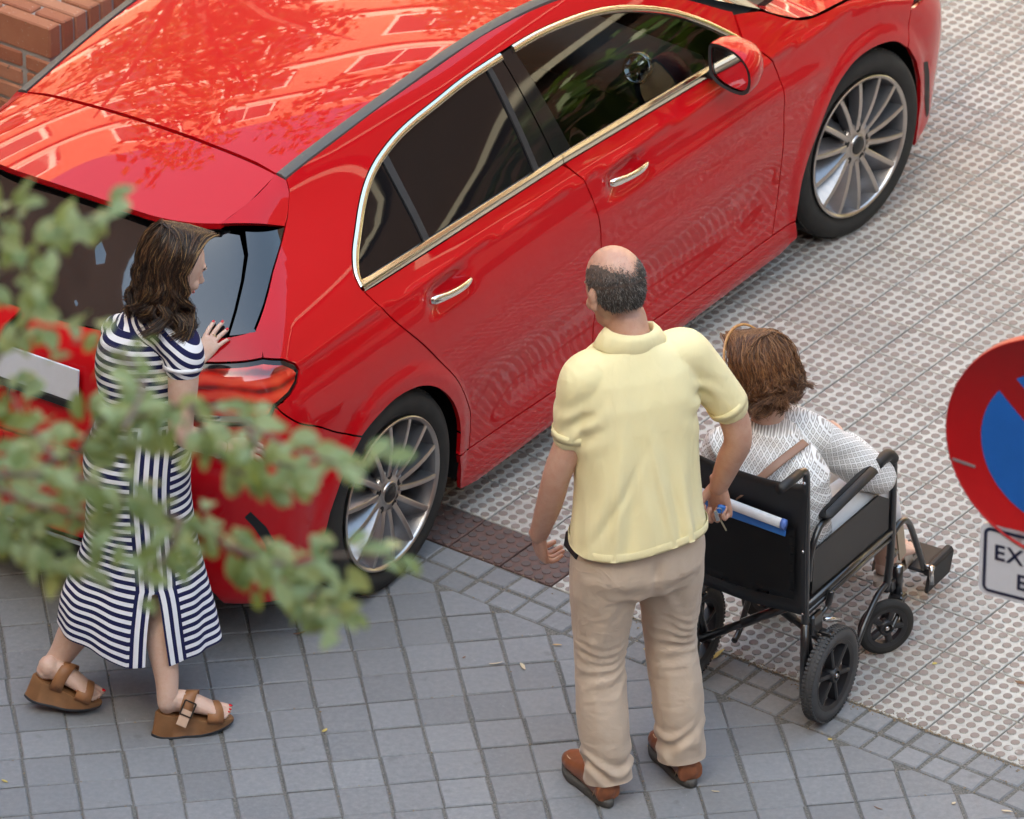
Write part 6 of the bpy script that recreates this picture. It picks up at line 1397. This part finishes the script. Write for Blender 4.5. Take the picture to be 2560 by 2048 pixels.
def brick(a, b, c, da, db, dc, jit=.003):
    key = (round(da, 3), round(db, 3), round(dc, 3), random.randrange(3))
    if key not in bmesh_cache:
        m = MB().box((0, 0, 0), (da, db, dc), PMx, bev=.005); o = m.build('brick', M_BR[key[3]]); bmesh_cache[key] = o.data; bpy.data.objects.remove(o)
    o = bpy.data.objects.new('brick', bmesh_cache[key]); link(o, plt); o.location = w1*(a+random.uniform(-jit, jit)*.5)+w2*(b+random.uniform(-jit, jit)*.5)+Vector((0, 0, c+random.uniform(-.002, .002))); o.rotation_euler = (0, 0, random.uniform(-.012, .012)); return o
pa, pb = .0655, .2475
for i in range(16):
    off = 0 if i % 2 == 0 else -.11
    for j in range(-1, 3):
        b0 = j*pb+off+(.0 if i else 0); lo, hi = max(0, b0), min(.74, b0+pb-.012)
        if hi-lo < .04: continue
        brick((i+.5)*pa-.004, (lo+hi)/2, PZ-.0575, pa/2-.006, (hi-lo)/2, .0575)
for r in range(10):
    zc = PZ-.115-.012-.0275-r*.067
    s = 0
    while s < 1.04:   # long face (along w1)
        ln = .24 if not (s == 0 and r % 2) else .115
        brick(s+ln/2, .055, zc, ln/2-.001, .055, .0275); s += ln+.012
    s = .127
    while s < .74:    # end face (along w2)
        ln = .24 if not (s < .2 and r % 2) else .115
        brick(.055, s+ln/2, zc, .055, ln/2-.001, .0275); s += ln+.012
MB().box(PMx @ Vector((.52, .37, (PZ-.012)/2)), (.512, .362, (PZ-.012)/2), PMx).build('mortar_core', M_MORT, plt)
# ------------------------------------------------------------------ foreground branch (street tree left of the frame, out of focus)
M_FLEAF = mat_leaf('elm_leaf', (.15, .21, .05), (.46, .53, .26), .45); M_TWIG = plain('twig_brown', (.20, .14, .10), .8)
fdist = 11.2
ft = empty('elm_tree', (-2.55, 9.7, 0), 0, 'green leafy branch hanging blurred in the left foreground', 'tree')
FL = lambda v: Vector(v)-ft.location
def fp(px, py, d=fdist): # D (2156-wide) pixel to point at that distance
    X, Y = px*1.18738, py*1.18738; dd = (_r2*((X-1280)/FPX)-_u2*((Y-1024)/FPX)+_fw); return Vector((0, 0, CAMH))+dd*d
MB().tube([FL((-2.55, 9.7, 0)), FL((-2.5, 9.75, 2.5)), FL((-2.45, 9.8, 5.0)), FL((-2.3, 9.8, 7.0)), FL((-2.2, 9.7, 8.6))], [.15, .125, .10, .07, .03], 12).build('trunk', M_BARK, ft, True)
twigs = [([(-420, 760), (-200, 640), (-60, 600), (60, 545), (130, 480), (240, 440)], .30, 1.0),
         ([(-420, 900), (-60, 780), (50, 690), (110, 590)], .25, 1.2), ([(-420, 1000), (-100, 1010), (120, 970), (260, 905), (400, 850), (520, 895), (640, 955), (760, 985)], .35, 1.05),
         ([(-100, 1010), (130, 1000), (260, 1050), (380, 1095), (480, 1150), (560, 1200), (650, 1260), (720, 1295)], .33, 1.6), ([(480, 1150), (600, 1190), (700, 1170), (815, 1172)], .15, .75),
         ([(-420, 1150), (-60, 1110), (40, 1120), (130, 1200)], .2, 1.9), ([(260, 905), (300, 810), (250, 745), (150, 720)], .2, .9), ([(380, 1095), (350, 1170), (300, 1230)], .2, 1.0),
         ([(120, 970), (60, 900), (20, 820)], .2, 1.3), ([(400, 850), (460, 960), (540, 1010), (600, 1000)], .2, 1.1), ([(520, 895), (560, 960), (640, 990)], .2, .7), ([(-60, 600), (10, 480), (30, 430)], .2, .9),
         ([(-60, 1000), (60, 1060), (160, 1090), (240, 1130)], .2, .8), ([(150, 980), (220, 880), (330, 880)], .2, 1.3)]
tw = MB(); LV = []; LF = []; rg = np.random.default_rng(11)
singles = []
def leaf(p, d, nrm, ln, single=False):
    d = d.normalized(); sidev = d.cross(nrm).normalized(); nrm = sidev.cross(d); b = len(LV); wd = ln*.27
    if single and len(singles) < 300: singles.append((p, d, sidev, nrm, ln)); return
    prof = [(0, 0, 0), (.25, .75, .05), (.55, 1.0, .06), (.82, .6, .0), (1.0, 0, -.08)]
    rows = []
    for t, w, h in prof:
        c = p+d*(ln*t)+nrm*(ln*h)
        if w == 0: rows.append([len(LV)]); LV.append(c)
        else:
            rows.append([len(LV), len(LV)+1, len(LV)+2]); LV.extend([c-sidev*(wd*w)+nrm*(ln*.06*w), c, c+sidev*(wd*w)+nrm*(ln*.06*w)])
    LF.extend([(rows[0][0], rows[1][1], rows[1][0]), (rows[0][0], rows[1][2], rows[1][1])])
    for a, c in zip(rows[1:3], rows[2:4]): LF.extend([(a[0], a[1], c[1], c[0]), (a[1], a[2], c[2], c[1])])
    LF.extend([(rows[3][0], rows[3][1], rows[4][0]), (rows[3][1], rows[3][2], rows[4][0])])
for pts, dd, dens in twigs:
    q = spline([np.array(p, float) for p in pts], n=8); ph = rg.uniform(0, 6); P = [FL(fp(a[0], a[1], fdist+dd*math.sin(ph+.5*i/8))) for i, a in enumerate(q)]
    n = len(P); tw.tube(P, [.0045*(1-.75*i/n)+.0008 for i in range(n)], 6)
    for i in range(2, n):
        if q[i][0] < -120 or q[i][1] > 1800: k_ = .4
        else: k_ = 1.0
        for _ in range(int(dens*k_*1.45+rg.uniform(0, 1.0))):
            t = (P[i]-P[i-1]).normalized(); sd = t.cross(Vector((0, -.5, .85))).normalized()*(1 if rg.uniform() < .5 else -1)
            p = P[i]+Vector(rg.normal(0, .012, 3)); d = t*.65+sd*rg.uniform(.35, 1.0)+Vector((0, 0, -rg.uniform(.0, .55)))+Vector(rg.normal(0, .2, 3)); nr = Vector((0, -.45, .85))+Vector(rg.normal(0, .35, 3))
            leaf(p+sd*.006, d, nr, rg.uniform(.034, .060), q[i][0] > -20)
tw.build('twigs', M_TWIG, ft, True)
for k in range(1400):   # the rest of the crown, outside the frame
    c = Vector((-2.35, 9.8, 7.2)); d = Vector(rg.normal(0, 1, 3)); d.normalize(); p = c+Vector((d.x*.95, d.y*1.5, d.z*1.5))*rg.uniform(.5, 1.0)
    if p.x > -1.25: continue
    leaf(FL(p), Vector(rg.normal(0, 1, 3)), Vector((0, -.3, .9))+Vector(rg.normal(0, .4, 3)), rg.uniform(.03, .06))
tag(obj('crown', LV, LF, M_FLEAF, ft), kind='stuff')
lm = []
for k, (wk, cv) in enumerate(((.27, .06), (.31, .10), (.24, .03), (.29, -.04))):
    V = []; rows = []
    for t, w, h in [(0, 0, 0), (.12, .45, .03), (.28, .82, .05), (.5, 1.0, .05), (.72, .78, .02), (.88, .42, -.03), (1.0, 0, -.10)]:
        h = h+cv*math.sin(math.pi*t)
        if w == 0: rows.append([len(V)]); V.append((t, 0, h))
        else: rows.append([len(V), len(V)+1, len(V)+2]); V += [(t, -wk*w, h+.06*w), (t, .015*math.sin(6*t+k), h), (t, wk*w, h+.06*w)]
    F = [(rows[0][0], rows[1][1], rows[1][0]), (rows[0][0], rows[1][2], rows[1][1])]
    for a, c in zip(rows[1:-2], rows[2:-1]): F += [(a[0], a[1], c[1], c[0]), (a[1], a[2], c[2], c[1])]
    F += [(rows[-2][0], rows[-2][1], rows[-1][0]), (rows[-2][1], rows[-2][2], rows[-1][0])]; o = obj('leaf', V, F, M_FLEAF, None, True); lm.append(o.data); bpy.data.objects.remove(o)
for k, (p, d, sv, nr, ln) in enumerate(singles):
    o = bpy.data.objects.new('leaf', lm[k % 4]); link(o, ft); o.matrix_local = Matrix.Translation(p) @ (Matrix((d, sv, nr)).transposed()).to_4x4() @ Matrix.Scale(ln, 4)
# ------------------------------------------------------------------ fallen leaves and litter
M_DRY = [plain('dry_leaf_tan', (.50, .33, .16), .7, 0, .25, 60), plain('dry_leaf_brown', (.20, .10, .055), .7, 0, .3, 60), plain('dry_leaf_yellow', (.55, .42, .12), .7, 0, .2, 60), plain('dry_leaf_pale', (.62, .50, .34), .7, 0, .2, 60)]
def dry(px, py, ln, wd, ang, m, label, curl=.25):
    p = at(px, py, z=.002); V = []; F = []; n = 9
    for i in range(n):
        t = i/(n-1); w = wd*math.sin(math.pi*min(1, t*.96+.03))**.7*(1-.3*t); zz = .003+curl*ln*.35*(t-.5)**2*4*.25
        for s in (-1, 0, 1): V.append(((t-.5)*ln, s*w/2+.04*ln*math.sin(5*t+px), zz+abs(s)*curl*wd*.35))
    for i in range(n-1):
        for s in (0, 1): F.append((i*3+s, (i+1)*3+s, (i+1)*3+s+1, i*3+s+1))
    o = obj('dry_leaf', V, F, M_DRY[m], None, True); o.location = p; o.rotation_euler = (random.uniform(-.1, .1), random.uniform(-.1, .1), ang); md = o.modifiers.new('s', 'SOLIDIFY'); md.thickness = .0008
    return tag(o, label, 'leaf', 'fallen leaves on the pavement')
dry(1645, 1855, .085, .024, R(40), 0, 'long tan dry leaf beside the right shoe of the man')
dry(1795, 1638, .062, .018, R(48), 2, 'long yellow brown dry leaf beside the left rear wheel of the wheelchair')
dry(750, 1584, .042, .010, R(18), 1, 'curled brown dry leaf on the pavers below the green branch')
dry(1307, 1668, .036, .014, R(-62), 3, 'pale tan dry leaf on the pavers left of the man'); dry(812, 1828, .024, .013, R(60), 2, 'small yellowish leaf right of the front sandal')
dry(1633, 1758, .022, .010, R(70), 0, 'small curled tan leaf between the legs of the man'); dry(2337, 1661, .016, .013, R(10), 2, 'tiny yellow petal on the white tiles right of the wheelchair')
dry(1393, 1614, .030, .008, R(-8), 0, 'thin tan leaf on the pavers left of the trousers'); dry(1788, 1980, .024, .006, R(-8), 3, 'small pale stick of leaf right of the right shoe'); dry(1617, 1626, .022, .009, R(-15), 2, 'small yellow leaf on the cobbles between the trouser legs')
dry(2075, 1850, .013, .011, R(0), 2, 'tiny round yellow leaf by the triangular paver'); dry(2555, 1710, .045, .016, R(-25), 1, 'brown dry leaf on the white tiles at the right picture edge')
dry(2385, 2010, .014, .012, R(30), 3, 'small pinkish petal on the pavers at the bottom right'); dry(2518, 2030, .034, .010, R(-22), 3, 'pale slender leaf at the bottom right corner'); dry(1240, 1660, .042, .006, R(6), 3, 'thin pale straw lying along a paver joint')
dry(12, 1955, .022, .010, R(-30), 2, 'small tan leaf at the left picture edge'); dry(1160, 1645, .013, .006, R(40), 1, 'tiny dark brown leaf in the middle of the pavers')
dry(2195, 2022, .028, .004, R(-28), 1, 'short dark twig on the pavers below the cobbles')
V = []; F = []; rg = np.random.default_rng(5)
def crumb(x, y, s, flat=.35):
    b = len(V); a = rg.uniform(0, 6.28); ca, sa = math.cos(a), math.sin(a); l, w = s, s*rg.uniform(.25, .6)
    for q in ((-l, 0, .0008), (0, w, .0012), (l, 0, .0010), (0, -w, .0008), (0, 0, .002+s*flat)): V.append((x+q[0]*ca-q[1]*sa, y+q[0]*sa+q[1]*ca, q[2]))
    F.extend([(b, b+1, b+4), (b+1, b+2, b+4), (b+2, b+3, b+4), (b+3, b, b+4)])
for k in range(650):
    i, j = rg.integers(-11, 20), rg.integers(-12, 6); s = rg.uniform(0, PS); c = PO+PS*(i*F1+j*F2)+(F1*s if rg.uniform() < .5 else F2*s)+rg.normal(0, .004, 2)
    if c@E2 < edge_d: crumb(c[0], c[1], rg.uniform(.0015, .006))
for k in range(700):
    t = rg.normal(-.3, .55); c = TO+E1*(t)+E2*rg.normal(-.002, .007 if rg.uniform() < .7 else .022); crumb(c[0], c[1], rg.uniform(.0015, .007))
for k in range(250):
    t = rg.uniform(-2.2, 1.0); c = TO+E1*t+E2*(rg.choice([-.1005, -.2010])+rg.normal(0, .004)); crumb(c[0], c[1], rg.uniform(.0015, .005))
for k in range(160):
    c = TO+E1*rg.uniform(-2.6, .6)+E2*rg.uniform(.05, 2.6); crumb(c[0], c[1], rg.uniform(.002, .006))
lt = obj('leaf_litter', V, F, plain('litter_tan', (.26, .19, .12), .85, 0, .5, 9)); tag(lt, 'crumbs of dry leaves and sand in the paving joints', 'litter', kind='stuff')
